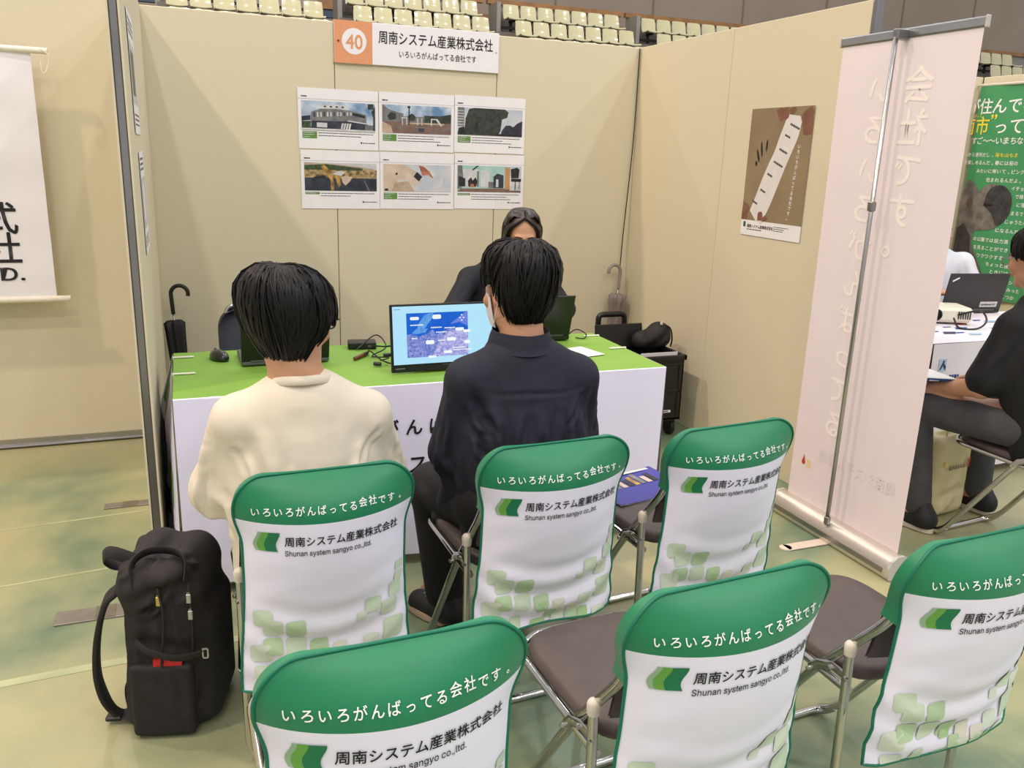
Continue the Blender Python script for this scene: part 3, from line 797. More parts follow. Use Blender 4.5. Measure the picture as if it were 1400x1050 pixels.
def make_cover(cv, parent):
    mb = MB()
    us = np.linspace(-1, 1, 37)
    def g1(u, t):
        d = cv.band(u)*t; return cv.P(u*cv.hw(d), d)
    def g2(u, t):
        d = cv.band(u)+(cv.L-cv.band(u))*t; return cv.P(u*cv.hw(d), d)
    mb.grid(us, np.linspace(0, 1, 20)**2, g1, M_cgreen, flip=True)
    mb.grid(us, np.linspace(0, 1, 34), g2, M_cwhite, flip=True)
    def gf(u, t):                      # the front of the cover, over the backrest
        d = .18*t; x, y, z = cv.P(u*cv.hw(d), d); return (x*.985, .30*d+.016-.012*(1-u*u), z+.002)
    tq = np.linspace(0, 1, 26)**2
    mb.grid(us, tq, gf, M_cgreen)
    for i in (0, -1):
        u = us[i]
        mb.grid([0, 1], tq, lambda a, t: tuple(np.array(cv.P(u*cv.hw(.18*t), .18*t))*(1-a)+np.array(gf(u, t))*a), M_cgreen)
    mb.grid(us, [0, 1], lambda u, a: tuple(np.array(cv.P(u*cv.hw(0), 0))*(1-a)+np.array(gf(u, 0))*a), M_cgreen)
    f = lambda e: (lambda x, v: cv.P(x*cv.k, -v, e))
    # print: slogan, mark, company name, squares
    s = 'いろいろがんばってる会社です。'
    for i, ch in enumerate(s):
        mb.text(ch, -.170+.0246*i, -.080+(.004 if ch in '社会' else 0), .0215 if ch not in '。っ' else .019, f(.002), M_lettw, bold=.014, anchor='c')
    def wave(a, b, m, e):
        ys = np.linspace(0, 1, 9); q = lambda x0: [(x0+.0048*math.cos(1.5*math.pi*y), -.121-.048*y) for y in ys]
        A_, B_ = q(a), q(b)
        mb.add([f(e)(*p) for p in A_]+[f(e)(*p) for p in B_], [(i, i+1, 10+i, 9+i) for i in range(8)], m)
    wave(-.172, -.162, M_lga, .0018); wave(-.164, -.147, M_lgb, .0020); wave(-.149, -.124, M_lgc, .0022)
    mb.text('周南システム産業株式会社', -.109, -.153, .0255, f(.002), M_ink, width=.280, bold=.016)
    mb.text('Shunan system sangyo co.,ltd.', -.109, -.179, .025, f(.002), M_ink, width=.206, bold=.006)
    for k, (x, d, w, h, c) in enumerate(SQS):
        pts = [p for p in rsq(x, -d+.02, w, h, .2, .06*math.copysign(1, x))]
        lim = [(max(-cv.hw(-q)*.985/cv.k, min(cv.hw(-q)*.985/cv.k, p)), max(q, -cv.L+.004)) for p, q in pts]
        c0 = np.mean(lim, 0); N = len(lim)
        ff = f(.0022+.00004*k); vs = [ff(*c0)]
        for sc in (.25, .5, .75, 1): vs += [ff(*((1-sc)*c0+sc*np.array(p))) for p in lim]
        F = [(0, 1+i, 1+(i+1) % N) for i in range(N)] + [(1+j*N+i, 1+j*N+N+i, 1+j*N+N+(i+1) % N, 1+j*N+(i+1) % N) for j in range(3) for i in range(N)]
        mb.add(vs, F, M_sq[c])
    o = mb.build('cover', parent, smooth=True, sharp=70)
    mb = MB()
    path = [cv.P(-cv.hw(d), d, .001) for d in cv.L*np.linspace(1, 0, 44)**2] + [cv.P(u*cv.hw(0), 0, .001) for u in np.linspace(-.95, .95, 14)] + [cv.P(cv.hw(d), d, .001) for d in cv.L*np.linspace(0, 1, 44)**2]
    path += [cv.P(u*cv.hw(cv.L), cv.L, .0005) for u in np.linspace(.97, -.97, 24)]
    mb.tube(path, .0034, M_cpipe, n=6, closed=True)
    mb.build('piping', o, smooth=True)
    return o
def chair_frame(t, seat=True):
    # front frame: up from the floor bar, past the seat and round the top of the back
    mb = MB()
    F = lambda s: [(s*.17, .52, .016), (s*.174, .47, .05), (s*.176, .24, .40), (s*.178, .062, .62), (s*.180, .022, .71)]
    L = F(-1); R = F(1)
    path = round_corners([L[0]] + L[1:] + [(-.172, .008, .784), (.172, .008, .784)] + R[::-1], .06, 6)
    mb.tube(path, .011, M_chrome, n=10)
    mb.tube(round_corners([L[1], (-.172, .505, .016), (-.15, .525, .012), (.15, .525, .012), (.172, .505, .016), R[1]], .04, 5), .011, M_chrome, n=10)
    mb.build('front_frame', t, smooth=True, sharp=60)
    mb = MB(); mb.grid(np.linspace(-1, 1, 9), np.linspace(0, 1, 6), lambda u, v: (u*.172, .05+.055*v-.03*(1-u*u), .75-.24*v), M_vinyl); mb.grid(np.linspace(-1, 1, 9), np.linspace(0, 1, 6), lambda u, v: (u*.172, .056+.055*v-.03*(1-u*u), .75-.24*v), M_vinyl, flip=True)
    mb.build('backrest', t, smooth=True)
    for s in (-1, 1):
        mb = MB()
        mb.tube(round_corners([(s*.188, .135, .515), (s*.186, .125, .05), (s*.17, .11, .013), (s*.0, .11, .013)], .04, 5), .0105, M_chrome, n=10)
        lg = mb.build('rear_leg', t, smooth=True, sharp=60)
        mb = MB(); mb.lathe([(.012, -.012), (.0135, .0), (.0135, .012), (.010, .018), (.003, .020)], M_capw, c=(s*.188, .135, .515), n=12)
        mb.build('leg_cap', lg, smooth=True, sharp=50)
        mb = MB()
        a = V(s*.190, .235, .41); b2 = V(s*.190, .13, .45)
        mb.tube([a, a+V(0, -.02, .025), a+V(0, -.06, .042), b2], .011, M_chrome, n=8, flat=(V(0, .4, 1), .0022))
        for p in (a, a+V(0, -.06, .040), b2): mb.lathe([(.006, -.006), (.006, .004), (.003, .006)], M_chrome, c=p+V(s*.004, 0, 0), n=10, R=roty(s*math.pi/2))
        mb.build('link_bracket', t, smooth=True, sharp=50)
    mb = MB()
    rail = round_corners([(-.178, .13, .415), (-.178, .48, .428), (-.12, .525, .43), (.12, .525, .43), (.178, .48, .428), (.178, .13, .415)], .07, 5)
    mb.tube(rail, .0095, M_chrome, n=8); mb.build('seat_rail', t, smooth=True, sharp=60)
    mb = MB()
    out = []
    for k in range(28):
        a = 2*math.pi*k/28; x = .174*math.copysign(abs(math.cos(a))**.45, math.cos(a)); y = .32+.195*math.copysign(abs(math.sin(a))**.45, math.sin(a)); out.append((x*(1-.10*(.5-y)), y))
    P = []; rings = [(.97, .424), (1.0, .434), (.985, .448), (.93, .457), (.6, .460)]
    for sc, z in rings:
        for x, y in out: P.append((x*sc, .32+(y-.32)*sc, z-.012*(.5-y)))
    n = 28; Fc = []
    for i in range(len(rings)-1):
        for k in range(n): Fc.append((i*n+k, i*n+(k+1) % n, (i+1)*n+(k+1) % n, (i+1)*n+k))
    Fc.append(tuple(range(n-1, -1, -1))); Fc.append(tuple((len(rings)-1)*n+k for k in range(n)))
    mb.add(P, Fc, M_vinyl); mb.build('seat', t, smooth=True, sharp=60)
CHAIRS = [(.262, 1.780, 1.5, (1.0, 0, .562, .93), 'folding chair in printed white and green cover under the person in the cream T-shirt'),
          (.840, 1.805, 3.0, (1.3, 1, .52, .965), 'folding chair in printed white and green cover under the person in the navy shirt'),
          (1.368, 1.805, 5.0, (.7, 2, .525, .985), 'empty covered folding chair with a blue brochure on its seat, front row'),
          (.254, 1.066, 1.5, (1.0, 3, .55, .955), 'covered folding chair nearest the viewer, right in front of the cream T-shirt chair'),
          (.849, 1.070, 3.5, (.9, 4, .55, 1.0), 'empty covered folding chair in the second row, behind the navy shirt chair'),
          (1.452, 1.070, 2.5, (1.1, 5, .51, 1.0), 'covered folding chair cut by the right edge of the photo, second row')]
for x, y, a, (dr, sd, L, wk), lab in CHAIRS:
    t = thing('folding_chair', lab, 'chair', (x, y, 0), rad(a), 'folding chairs with printed covers in front of the booth')
    chair_frame(t)
    make_cover(Cover(dr, sd, L, wk), t)
# brochure on the empty front chair
mb = MB()
fb_ = lambda e: (lambda u, v: (u, v, .003+e+.006*(u/.2)**2))
mb.grid(np.linspace(-.15, .15, 7), np.linspace(-.105, .105, 2), fb_(0), mat('brochure_blue', (54, 58, 150), .35, noise=.08, nscale=10)); mb.grid(np.linspace(-.15, .15, 7), np.linspace(-.105, .105, 2), fb_(-.003), M_white, flip=True)
for i in range(8): mb.grid([-.1+.026*i, -.08+.026*i], [.0, .05+.015*(i % 3)], fb_(.0008+.0001*i), [P_gold, P_grey, P_beige, P_dark][i % 4])
mb.grid([-.13, .13], [.085, .10], fb_(.001), P_pale)
o = tag(mb.build('brochure', loc=(1.335, 2.255, .462)), 'blue brochure lying on the seat of the empty front chair', 'brochure'); o.rotation_euler = (rad(1.5), 0, rad(12))

# ------------------------------------------------------------------ the table and its printed cloth
t = thing('folding_table', 'long folding table under the green and white cloth', 'table', (.85, 3.15, 0))
M_top = mat('table_top', (170, 160, 140), .5, noise=.05)
mb = MB(); mb.box((0, 0, .683), (1.80, .62, .028), M_top, bev=.006); mb.build('table_top', t)
for sx in (-1, 1):
    mb = MB(); mb.tube([(sx*.78, .2, .67), (sx*.78, .2, .06)], .014, M_alu); mb.tube([(sx*.78, -.2, .67), (sx*.78, -.2, .06)], .014, M_alu)
    mb.tube([(sx*.78, -.26, .06), (sx*.78, .26, .06)], .016, M_alu); lg = mb.build('leg_frame', t, smooth=True, sharp=50)
    for sy in (-1, 1):
        mb = MB(); mb.lathe([(.01, -.012), (.024, -.012), (.024, .012), (.01, .012)], M_black, c=(sx*.78+.02, sy*.26, .025), n=16, R=roty(math.pi/2)); mb.box((sx*.78, sy*.25, .05), (.03, .03, .03), M_black)
        mb.build('caster', lg, smooth=True, sharp=40)
M_lime = mat('cloth_lime', (128, 172, 66), .62, noise=.03, nscale=5, bump=.06, bscale=400)
M_clw = mat('cloth_white', (232, 230, 252), .7, noise=.012, nscale=8, bump=.05, bscale=500)
M_blk = [mat('cloth_block_a', (84, 128, 60), .7, noise=.04), mat('cloth_block_b', (22, 70, 44), .7, noise=.05), mat('cloth_block_c', (140, 176, 96), .7, noise=.04)]
TX0, TX1, TY0, TY1, TZ = -.068, 1.768, 2.822, 3.492, .7025
mb = MB()
def crease(x, y): return .0016*math.exp(-((x-.06)/.01)**2)+.0014*math.exp(-((y-3.02)/.008)**2)+.0014*math.exp(-((x-.9)/.012)**2) + .0012*math.sin(x*6)*math.sin(y*9) + .0012
ztop = lambda x, y: TZ+crease(x, y)
xs = np.concatenate([np.linspace(TX0, TX1, 120)]); ys = np.linspace(TY0, TY1, 40)
mb.grid(xs, ys, lambda x, y: (x, y, ztop(x, y)), M_lime)
def front(x, z, e=0):
    k = (TZ-z)/TZ; xx = TX0+(x-TX0)*1.0 + (-.02*k if x > 1.7 else 0)
    return (xx, TY0-.004-e-.018*k-.010*k*math.sin(x*7+.6)-.006*k*math.sin(x*17+2*z)-.004*math.exp(-((x-1.55)/.012)**2)*k, z)
mb.grid(xs, np.linspace(TZ-.006, .045, 26), lambda x, z: front(x, z), M_clw, flip=True)
mb.grid(xs, [0, .5, 1], lambda x, t: tuple(np.array((x, TY0, ztop(x, TY0)))*(1-t)+np.array(front(x, TZ-.006))*t + np.array((0, -.002, .001))*math.sin(math.pi*t)), M_clw, flip=True)
fr = lambda e: (lambda u, v: front(u, v, e))
for i, ch in enumerate('いろいろがんばってる会社です'): mb.text(ch, .292+.088*i, .519, .066, fr(.0025), M_ink, bold=.026, anchor='c')
mb.text('周南システム産業株式会社', .472, .372, .078, fr(.0025), M_ink, width=.94, bold=.02)
for m, x0, x1, e in ((M_lga, .34, .38, .002), (M_lgb, .35, .40, .0026), (M_lgc, .375, .44, .003)):
    mb.poly([(x1-.008*math.sin(2*math.pi*k/8), .45-.10*k/8) for k in range(9)]+[(x0-.008*math.sin(2*math.pi*k/8), .45-.10*k/8) for k in range(8, -1, -1)], fr(e), m)
def side(s):
    def fn(y, z, e=0):
        k = (TZ-z)/TZ; x = TX0 if s < 0 else TX1; fl = .052*min(1, k*3.5)*(y-TY0)/.67 if s < 0 else 0
        return (x+s*(.003+e+fl+.016*k+.010*k*math.sin(y*22)), y, z)
    return fn
for s in (-1, 1):
    sd = side(s)
    mb.grid(np.linspace(TY0, TY1, 24), np.linspace(TZ, .045, 20), lambda y, z: sd(y, z), M_clw, flip=(s > 0))
    if s < 0:
        for k, (y, z, w, h, c) in enumerate([(3.40, .62, .09, .16, 0), (3.28, .58, .08, .12, 2), (3.36, .42, .09, .10, 1), (3.22, .38, .09, .12, 0), (3.10, .33, .08, .12, 2), (3.32, .26, .09, .12, 0), (3.18, .22, .08, .10, 1), (3.02, .24, .08, .14, 0), (2.93, .36, .07, .13, 2), (2.92, .16, .08, .12, 1), (3.06, .10, .09, .09, 0), (3.30, .11, .10, .10, 2)]):
            yy = np.linspace(y-w/2, y+w/2, 5)
            mb.grid(yy, [z-h/2, z+h/2], lambda a, b: sd(a, b, .0015), M_blk[c])
mb.grid(xs[::4], np.linspace(TZ, .35, 8), lambda x, z: (x, TY1+.003+.01*(TZ-z)*math.sin(x*14), z), M_lime)
tag(mb.build('tablecloth', smooth=True, sharp=55), 'lime green and white printed cloth covering the long booth table', 'tablecloth')
M_clip = mat('clip_plastic', (232, 228, 214), .3, noise=.03)
for i, (x, y, a, lab) in enumerate([(-.060, 3.40, 0, 'small white tablecloth clip at the left end of the table, farther one'), (-.060, 3.14, 0, 'small white tablecloth clip at the left end of the table, nearer one'), (1.758, 3.42, 180, 'small white tablecloth clip at the right end of the table, farther one'), (1.758, 3.16, 180, 'small white tablecloth clip at the right end of the table, nearer one')]):
    mb = MB(); mb.box((.03, 0, .003), (.075, .014, .005), M_clip, bev=.002); mb.box((-.008, 0, -.016), (.006, .014, .045), M_clip, bev=.002)
    o = tag(mb.build('tablecloth_clip', loc=(x, y, TZ+.0022)), lab, 'clip', 'tablecloth clips'); o.rotation_euler.z = rad(a)

# ------------------------------------------------------------------ things on the table
M_dark = mat('laptop_dark', (13, 15, 14), .32, noise=.1, nscale=40, coat=.08)
M_lapgrey = mat('laptop_base', (92, 94, 96), .4, .3, noise=.05)
M_key = mat('laptop_keys', (28, 28, 30), .6, noise=.1)
M_scr = mat('laptop_screen', (150, 176, 200), .3, emit=.6, noise=.2)
def laptop(lab, loc, rz, w, d, tilt, base=M_lapgrey, lidm=M_dark, sticker=None, th=.018, kind='laptop'):
    """hinge at the origin, user on the +y side, lid leaning by tilt degrees towards -y"""
    t = thing('laptop', lab, 'laptop', loc, rad(rz))
    mb = MB(); mb.box((0, d/2, th/2+.001), (w, d, th), base, bev=.005); bs = mb.build('base', t)
    mb = MB()
    for r in range(5):
        for c in range(13): mb.box((-w*.43+w*.86*(c+.5)/13, .035+.019*r, th+.0022), (w*.86/13*.86, .016, .0024), M_key)
    mb.build('keyboard', bs)
    mb = MB(); mb.box((0, d-.045, th+.0012), (.10, .055, .0012), M_dark); mb.build('touchpad', bs)
    R = rotx(rad(tilt)); h = d*.98
    mb = MB(); mb.box(R @ V(0, 0, h/2)+V(0, .004, th-.002), (w, .006, h), lidm, R=R, bev=.003); ld = mb.build('lid', t)
    mb = MB(); mb.box(R @ V(0, .0036, h/2+.003)+V(0, .004, th-.002), (w-.02, .001, h-.03), M_scr, R=R); mb.build('screen', ld)
    mb = MB(); mb.tube([(-w*.4, .004, th), (w*.4, .004, th)], .006, M_lapgrey, n=8); mb.build('hinge', t, smooth=True)
    if sticker: sticker(ld, R, w, h, th)
    return t
def st1(ld, R, w, h, th):
    mb = MB(); mb.box(R @ V(-w/2+.025, -.0034, h-.035)+V(0, .004, th-.002), (.03, .0006, .03), M_white, R=R); mb.box(R @ V(-w/2+.025, -.0038, h-.03)+V(0, .004, th-.002), (.022, .0006, .006), P_green, R=R)
    ob = mb.build('sticker', ld); ob['label'] = 'white sticker'
laptop('dark laptop with white sticker on its lid, behind the head of the cream T-shirt person', (.333, 3.20, TZ+.004), 1.0, .325, .215, 14, sticker=st1)
laptop('dark laptop in front of the suited person, right of the navy shirt person', (1.425, 3.355, TZ+.006), -2.0, .32, .20, 16, base=M_dark, th=.024)
# portable monitor
t = thing('portable_monitor', 'thin black portable monitor showing a blue map on the green table', 'monitor', (.888, 2.965, TZ+.003), rad(1.5))
R = rotx(rad(-7)); MWd, MH = .408, .252
mb = MB(); mb.box(R @ V(0, 0, MH/2+.004), (MWd, .010, MH), M_black, R=R, bev=.003)
def fm(e): return lambda u, v: tuple(R @ V(u, -.0052-e, v+.004))
mb.text('ARZOPA', -MWd/2+.014, .012, .0085, fm(.0003), mat('bezel_lettering', (150, 150, 150), .5, noise=.05), width=.036, bold=.02)
mb.rect(-.005, .020, .032, .0222, fm(.0003), M_lapgrey)
body = mb.build('body', t)
def screen_mat(name, a, b_, scale, strength):
    m = bpy.data.materials.new(name); m.use_nodes = True; nt = m.node_tree; L = nt.links.new
    nt.nodes.remove(nt.nodes['Principled BSDF'])
    tc = nt.nodes.new('ShaderNodeTexCoord'); n = nt.nodes.new('ShaderNodeTexNoise'); n.inputs['Scale'].default_value = scale; n.inputs['Detail'].default_value = 8; n.inputs['Roughness'].default_value = .75
    L(tc.outputs['Object'], n.inputs['Vector'])
    r = nt.nodes.new('ShaderNodeValToRGB'); r.color_ramp.elements[0].position = .38; r.color_ramp.elements[1].position = .66
    r.color_ramp.elements[0].color = lin(a)+(1,); r.color_ramp.elements[1].color = lin(b_)+(1,)
    L(n.outputs['Fac'], r.inputs['Fac'])
    e = nt.nodes.new('ShaderNodeEmission'); e.inputs['Strength'].default_value = strength
    L(r.outputs['Color'], e.inputs['Color']); L(e.outputs[0], nt.nodes['Material Output'].inputs['Surface'])
    return m
E_page = screen_mat('screen_page', (176, 226, 250), (184, 232, 250), 4, 1.0)
E_sea = screen_mat('screen_sea', (32, 92, 200), (44, 112, 216), 9, 1.0)
E_land = screen_mat('screen_land', (66, 100, 190), (176, 178, 232), 120, 1.0)
E_land2 = screen_mat('screen_land_pale', (110, 126, 210), (222, 214, 244), 110, 1.0)
E_isle = screen_mat('screen_isle', (76, 140, 222), (120, 180, 238), 60, 1.0)
E_white = screen_mat('screen_white', (236, 246, 250), (250, 252, 250), 9, 1.0)
E_hill = screen_mat('screen_hill', (104, 128, 222), (122, 142, 226), 20, 1.0)
mb = MB()
sx0, sx1, sy0, sy1 = -MWd/2+.009, MWd/2-.009, .029, MH-.008
mb.rect(sx0, sy0, sx1, sy1, fm(.0002), E_page)
mx0, mx1, my0, my1 = sx0+.052, sx0+.292, sy0+.024, sy1-.026
def mp(pts, e, m): mb.poly([(mx0+(mx1-mx0)*a, my0+(my1-my0)*b_) for a, b_ in pts], fm(e), m)
mp([(0, 0), (1, 0), (1, 1), (0, 1)], .0003, E_sea)
mp([(0, 0), (1, 0), (1, .45), (.9, .58), (.72, .63), (.6, .58), (.47, .5), (.42, .62), (.3, .52), (.2, .46), (.08, .53), (0, .52)], .00035, E_land)
mp([(.4, 0), (1, 0), (1, .5), (.85, .6), (.65, .55), (.5, .3)], .0004, E_land2)
mp([(.70, .72), (.98, 1), (1, 1), (1, .66), (.86, .76)], .0004, E_hill)
mp([(.18, .74), (.30, .96), (.44, 1), (.42, .88), (.34, .74), (.28, .62), (.18, .56)], .00042, E_isle); mp([(.08, .55), (.17, .66), (.34, .64), (.3, .56), (.14, .52)], .00044, E_isle)
for (a, b_, w, h) in [(.13, .88, .14, .07), (.49, .90, .14, .10), (.37, .33, .14, .09), (.72, .38, .15, .08), (.86, .60, .14, .07), (.98, .55, .12, .06), (.66, .09, .14, .06), (.98, .30, .10, .08), (.40, .0, .13, .05)]:
    mp([(min(max(p, 0), 1.04), q) for p, q in rsq(a, b_, w, h, .3)], .0005, E_white)
for (a, b_, w) in [(.16, .73, .2), (.48, .66, .18), (.70, .64, .18), (.55, .55, .16), (.12, .43, .08), (.55, .36, .1), (.9, .13, .3), (.84, .18, .2)]:
    x = a-w/2
    while x < a+w/2: mp([(x, b_-.012), (x+.025, b_-.012), (x+.025, b_+.012), (x, b_+.012)], .0005, E_white); x += .03
for a, b_ in ((.87, .86), (.93, .86), (.90, .80), (.90, .92)): mp(rsq(a, b_, .025, .03, .3), .0006, E_white)
mb.rect(sx0+.008, sy1-.013, sx0+.011, sy1-.009, fm(.0005), E_sea)
for k in range(5): mb.rect(sx0+.014+.0034*k, sy1-.012, sx0+.0165+.0034*k, sy1-.0095, fm(.0005), E_sea)
mb.build('screen', body)
mb = MB(); mb.box((.0, .065, .064), (.2, .004, .14), M_black, R=rotx(rad(33)), bev=.001); mb.build('kickstand', t)
# mouse
s = SDF((-.05, -.07, -.01), (.05, .07, .06), .002)
s.ell((0, 0, .008), (.031, .052, .03), .01); s.below(0.001)
P, F = s.mesh(1)
t = thing('computer_mouse', 'glossy black computer mouse at the left end of the table', 'mouse', (.098, 3.342, TZ+.003), rad(25))
mesh_obj('shell', P, F, mat('mouse_black', (22, 22, 24), .15, noise=.08, coat=.5), t)
mb = MB(); mb.lathe([(.007, -.003), (.008, 0), (.007, .003)], M_lapgrey, c=(0, .028, .033), n=12, R=roty(math.pi/2)); mb.build('scroll_wheel', t, smooth=True)
# adapter, cables, pen, paper
t = thing('power_adapter', 'flat black box with cables on the table left of the monitor', 'adapter', (.665, 3.42, TZ+.003), rad(-8))
mb = MB(); mb.box((0, 0, .014), (.115, .075, .028), M_black, bev=.004); mb.build('case', t)
mb = MB(); mb.box((.03, -.0378, .014), (.016, .002, .008), M_lapgrey); mb.box((-.01, -.0378, .014), (.012, .002, .006), M_lapgrey); mb.build('ports', t)
zc = TZ+.008
mb = MB(); mb.tube(smooth_path([(.70, 3.372, zc+.012), (.735, 3.31, zc+.02), (.78, 3.27, zc+.028), (.84, 3.18, zc+.02), (.80, 3.06, zc+.0), (.71, 3.03, zc+.03), (.70, 2.986, zc+.06)], 8), .0035, M_black, n=8)
mb.tube(smooth_path([(.667, 3.30, zc), (.655, 3.20, zc+.03), (.70, 3.10, zc+.005), (.80, 3.02, zc+.01), (.92, 2.995, zc+.04)], 8), .0032, M_black, n=8)
mb.tube([(.66, 2.987, zc+.062), (.695, 2.987, zc+.062)], .007, M_black, n=8); mb.tube([(.648, 3.10, zc+.004), (.672, 3.085, zc+.004)], .008, M_black, n=8)
tag(mb.build('video_cable', smooth=True, sharp=60), 'looped black cable on the table beside the monitor', 'cable')
mb = MB(); mb.tube(smooth_path([(.63, 3.36, zc), (.72, 3.40, zc+.05), (.74, 3.30, zc+.02), (.67, 3.24, zc), (.72, 3.16, zc+.01), (.67, 3.08, zc+.02)], 8), .0028, M_black, n=8)
tag(mb.build('power_cable', smooth=True, sharp=60), 'thin black cable curling from the adapter to the pen', 'cable')
t = thing('marker_pen', 'brown marker pen lying on the table near the cables', 'pen', (.622, 3.235, TZ+.011), rad(50))
mb = MB(); mb.lathe([(.004, -.05), (.0075, -.045), (.008, .02), (.0078, .021)], mat('pen_brown', (110, 56, 32), .35, noise=.1), n=14, R=roty(math.pi/2)); mb.build('barrel', t, smooth=True, sharp=40)
mb = MB(); mb.lathe([(.0085, .02), (.0085, .052), (.006, .056)], M_dark, n=14, R=roty(math.pi/2)); mb.build('cap', t, smooth=True, sharp=40)
mb = MB(); mb.add([(-.07, -.08, 0), (.07, -.08, 0), (.07, .08, .001), (-.07, .08, .001), (-.07, -.08, -.001), (.07, -.08, -.001), (.07, .08, 0), (-.07, .08, 0)], [(0, 1, 2, 3), (7, 6, 5, 4), (0, 4, 5, 1), (1, 5, 6, 2), (2, 6, 7, 3), (3, 7, 4, 0)], M_white)
o = tag(mb.build('paper_sheet', loc=(1.53, 3.12, TZ+.006)), 'white paper on the table right of the navy shirt person', 'paper'); o.rotation_euler.z = rad(14)
mb = MB(); mb.tube(smooth_path([(1.60, 3.42, zc), (1.66, 3.44, zc+.025), (1.69, 3.40, zc+.012), (1.665, 3.36, zc), (1.63, 3.38, zc)], 8), .003, M_black, n=8)
tag(mb.build('charger_cable', smooth=True, sharp=60), 'short black cable loop at the right end of the table', 'cable')

# ------------------------------------------------------------------ umbrellas against the wall
def umbrella(lab, base, top, mc, mh, hook, flare=.045):
    t = thing('umbrella', lab, 'umbrella', base)
    d = np.array(top)-np.array(base); L = np.linalg.norm(d); z = d/L; x = nrm(np.cross(V(0, 1, 0), z)); y = np.cross(z, x); R = np.stack([x, y, z], 1)
    mb = MB(); n = 40; prof = [(0, .008), (.05, .014), (.3, .030), (.55, .038), (.72, .042), (.78, flare), (.80, .03)]
    P = []; F = []
    for h, r in prof:
        for k in range(n):
            a = 2*math.pi*k/n; rr = r*(1+.20*math.cos(8*a)*(h > .1)); P.append(R @ V(rr*math.cos(a), rr*math.sin(a), h*L*.95))
    for i in range(len(prof)-1):
        for k in range(n): F.append((i*n+k, i*n+(k+1) % n, (i+1)*n+(k+1) % n, (i+1)*n+k))
    F.append(tuple((len(prof)-1)*n+k for k in range(n))); mb.add(P, F, mc); mb.build('canopy', t, smooth=True, sharp=60)
    mb = MB(); mb.tube([R @ V(0, 0, 0), R @ V(0, 0, L*.9)], .006, M_alu, n=8); mb.build('shaft', t, smooth=True)
    hp = [V(0, 0, L*.80), V(0, 0, L*.93)] + [V(hook*(.042-.042*math.cos(a)), 0, L*.93+.042*math.sin(a)) for a in np.linspace(.3, math.pi*1.12, 12)]
    mb = MB(); mb.tube([R @ p for p in hp], .0105, mh, n=10); mb.build('handle', t, smooth=True, sharp=60)
umbrella('black umbrella with a hooked handle leaning in the left back corner', (-.045, 4.62, .01), (-.085, 4.70, .80), mat('umbrella_black', (24, 24, 26), .6, noise=.2, nscale=20), M_black, 1.0)
umbrella('grey umbrella with a hooked handle hanging in the right back corner', (2.53, 4.74, .05), (2.595, 4.765, .86), mat('umbrella_grey', (128, 116, 112), .5, noise=.12, nscale=20), mat('umbrella_handle_grey', (140, 134, 124), .35, noise=.05), -1.0, .05)

# ------------------------------------------------------------------ folding trolley crate behind the table's right end
t = thing('trolley_crate', 'black folding trolley crate with a raised lid and handle, right of the table', 'crate', (2.40, 3.86, 0))
M_crate = mat('crate_plastic', (20, 20, 21), .42, noise=.12, nscale=40)
mb = MB(); W_, D_, z0, z1 = .27, .40, .10, .455
for (cx, cy, sx, sy) in ((0, .006, W_, .012), (0, D_-.006, W_, .012), (-W_/2+.006, D_/2, .012, D_), (W_/2-.006, D_/2, .012, D_)):
    mb.box((cx, cy, (z0+z1)/2), (sx, sy, z1-z0), M_crate, bev=.003)
mb.box((0, D_/2, z0+.006), (W_, D_, .012), M_crate)
for z in (.12, .27, .42): mb.box((0, -.003, z), (W_-.02, .008, .016), M_crate, bev=.003)
for x in (-.11, .11): mb.box((x, -.003, .27), (.016, .008, .30), M_crate, bev=.003)
mb.build('body', t)
mb = MB(); mb.box((0, .0, z1+.002), (W_+.02, .02, .028), M_crate, bev=.004); mb.box((0, D_, z1+.002), (W_+.02, .02, .028), M_crate, bev=.004)
for s in (-1, 1): mb.box((s*W_/2, D_/2, z1+.002), (.02, D_+.02, .028), M_crate, bev=.004)
mb.build('rim', t)
mb = MB(); mb.box((0, -.0085, .155), (.13, .002, .014), M_white); mb.rect(-.05, .152, .05, .158, lambda u, v: (u, -.0098, v), P_txt); ob = mb.build('name_label', t); ob['label'] = 'white paper label'
mb = MB(); mb.box((-.12, .30, .525), (.30, .014, .14), M_crate, R=rotx(rad(-12)), bev=.004); mb.build('lid', t)
mb = MB()
for s in (-1, 1): mb.tube([(-.10+s*.075, D_+.04, .10), (-.10+s*.075, D_+.04, .56)], .011, M_crate, n=8)
mb.tube(round_corners([(-.185, D_+.04, .50), (-.185, D_+.04, .625), (-.015, D_+.04, .625), (-.015, D_+.04, .50)], .03, 4), .017, M_crate, n=10)
mb.tube([(-.185, D_+.04, .535), (-.015, D_+.04, .535)], .016, M_crate, n=8)
mb.build('handle', t, smooth=True, sharp=60)
for sx in (-1, 1):
    for sy in (0, 1):
        mb = MB(); mb.lathe([(.012, -.012), (.045, -.012), (.045, .012), (.012, .012)], M_black, c=(sx*.10, .05+sy*.30, .046), n=18, R=roty(math.pi/2)); mb.box((sx*.10, .05+sy*.30, .08), (.04, .05, .04), M_crate); mb.build('wheel', t, smooth=True, sharp=40)
mb = MB(); mb.box((0, 0, .14), (.235, .008, .27), mat('folder_blue', (54, 84, 150), .4, noise=.08)); mb.box((.0, -.006, .143), (.23, .003, .27), M_white)
o = tag(mb.build('document_folder', loc=(2.405, 3.92, .20)), 'blue folder with white papers standing in the black crate', 'folder')
s = SDF((-.16, -.14, -.02), (.16, .16, .2), .006)
s.cone((-.07, 0, .05), (.06, .02, .06), .055, .065, .03); s.ell((.05, .02, .10), (.06, .05, .05), .03); s.below(0.0)
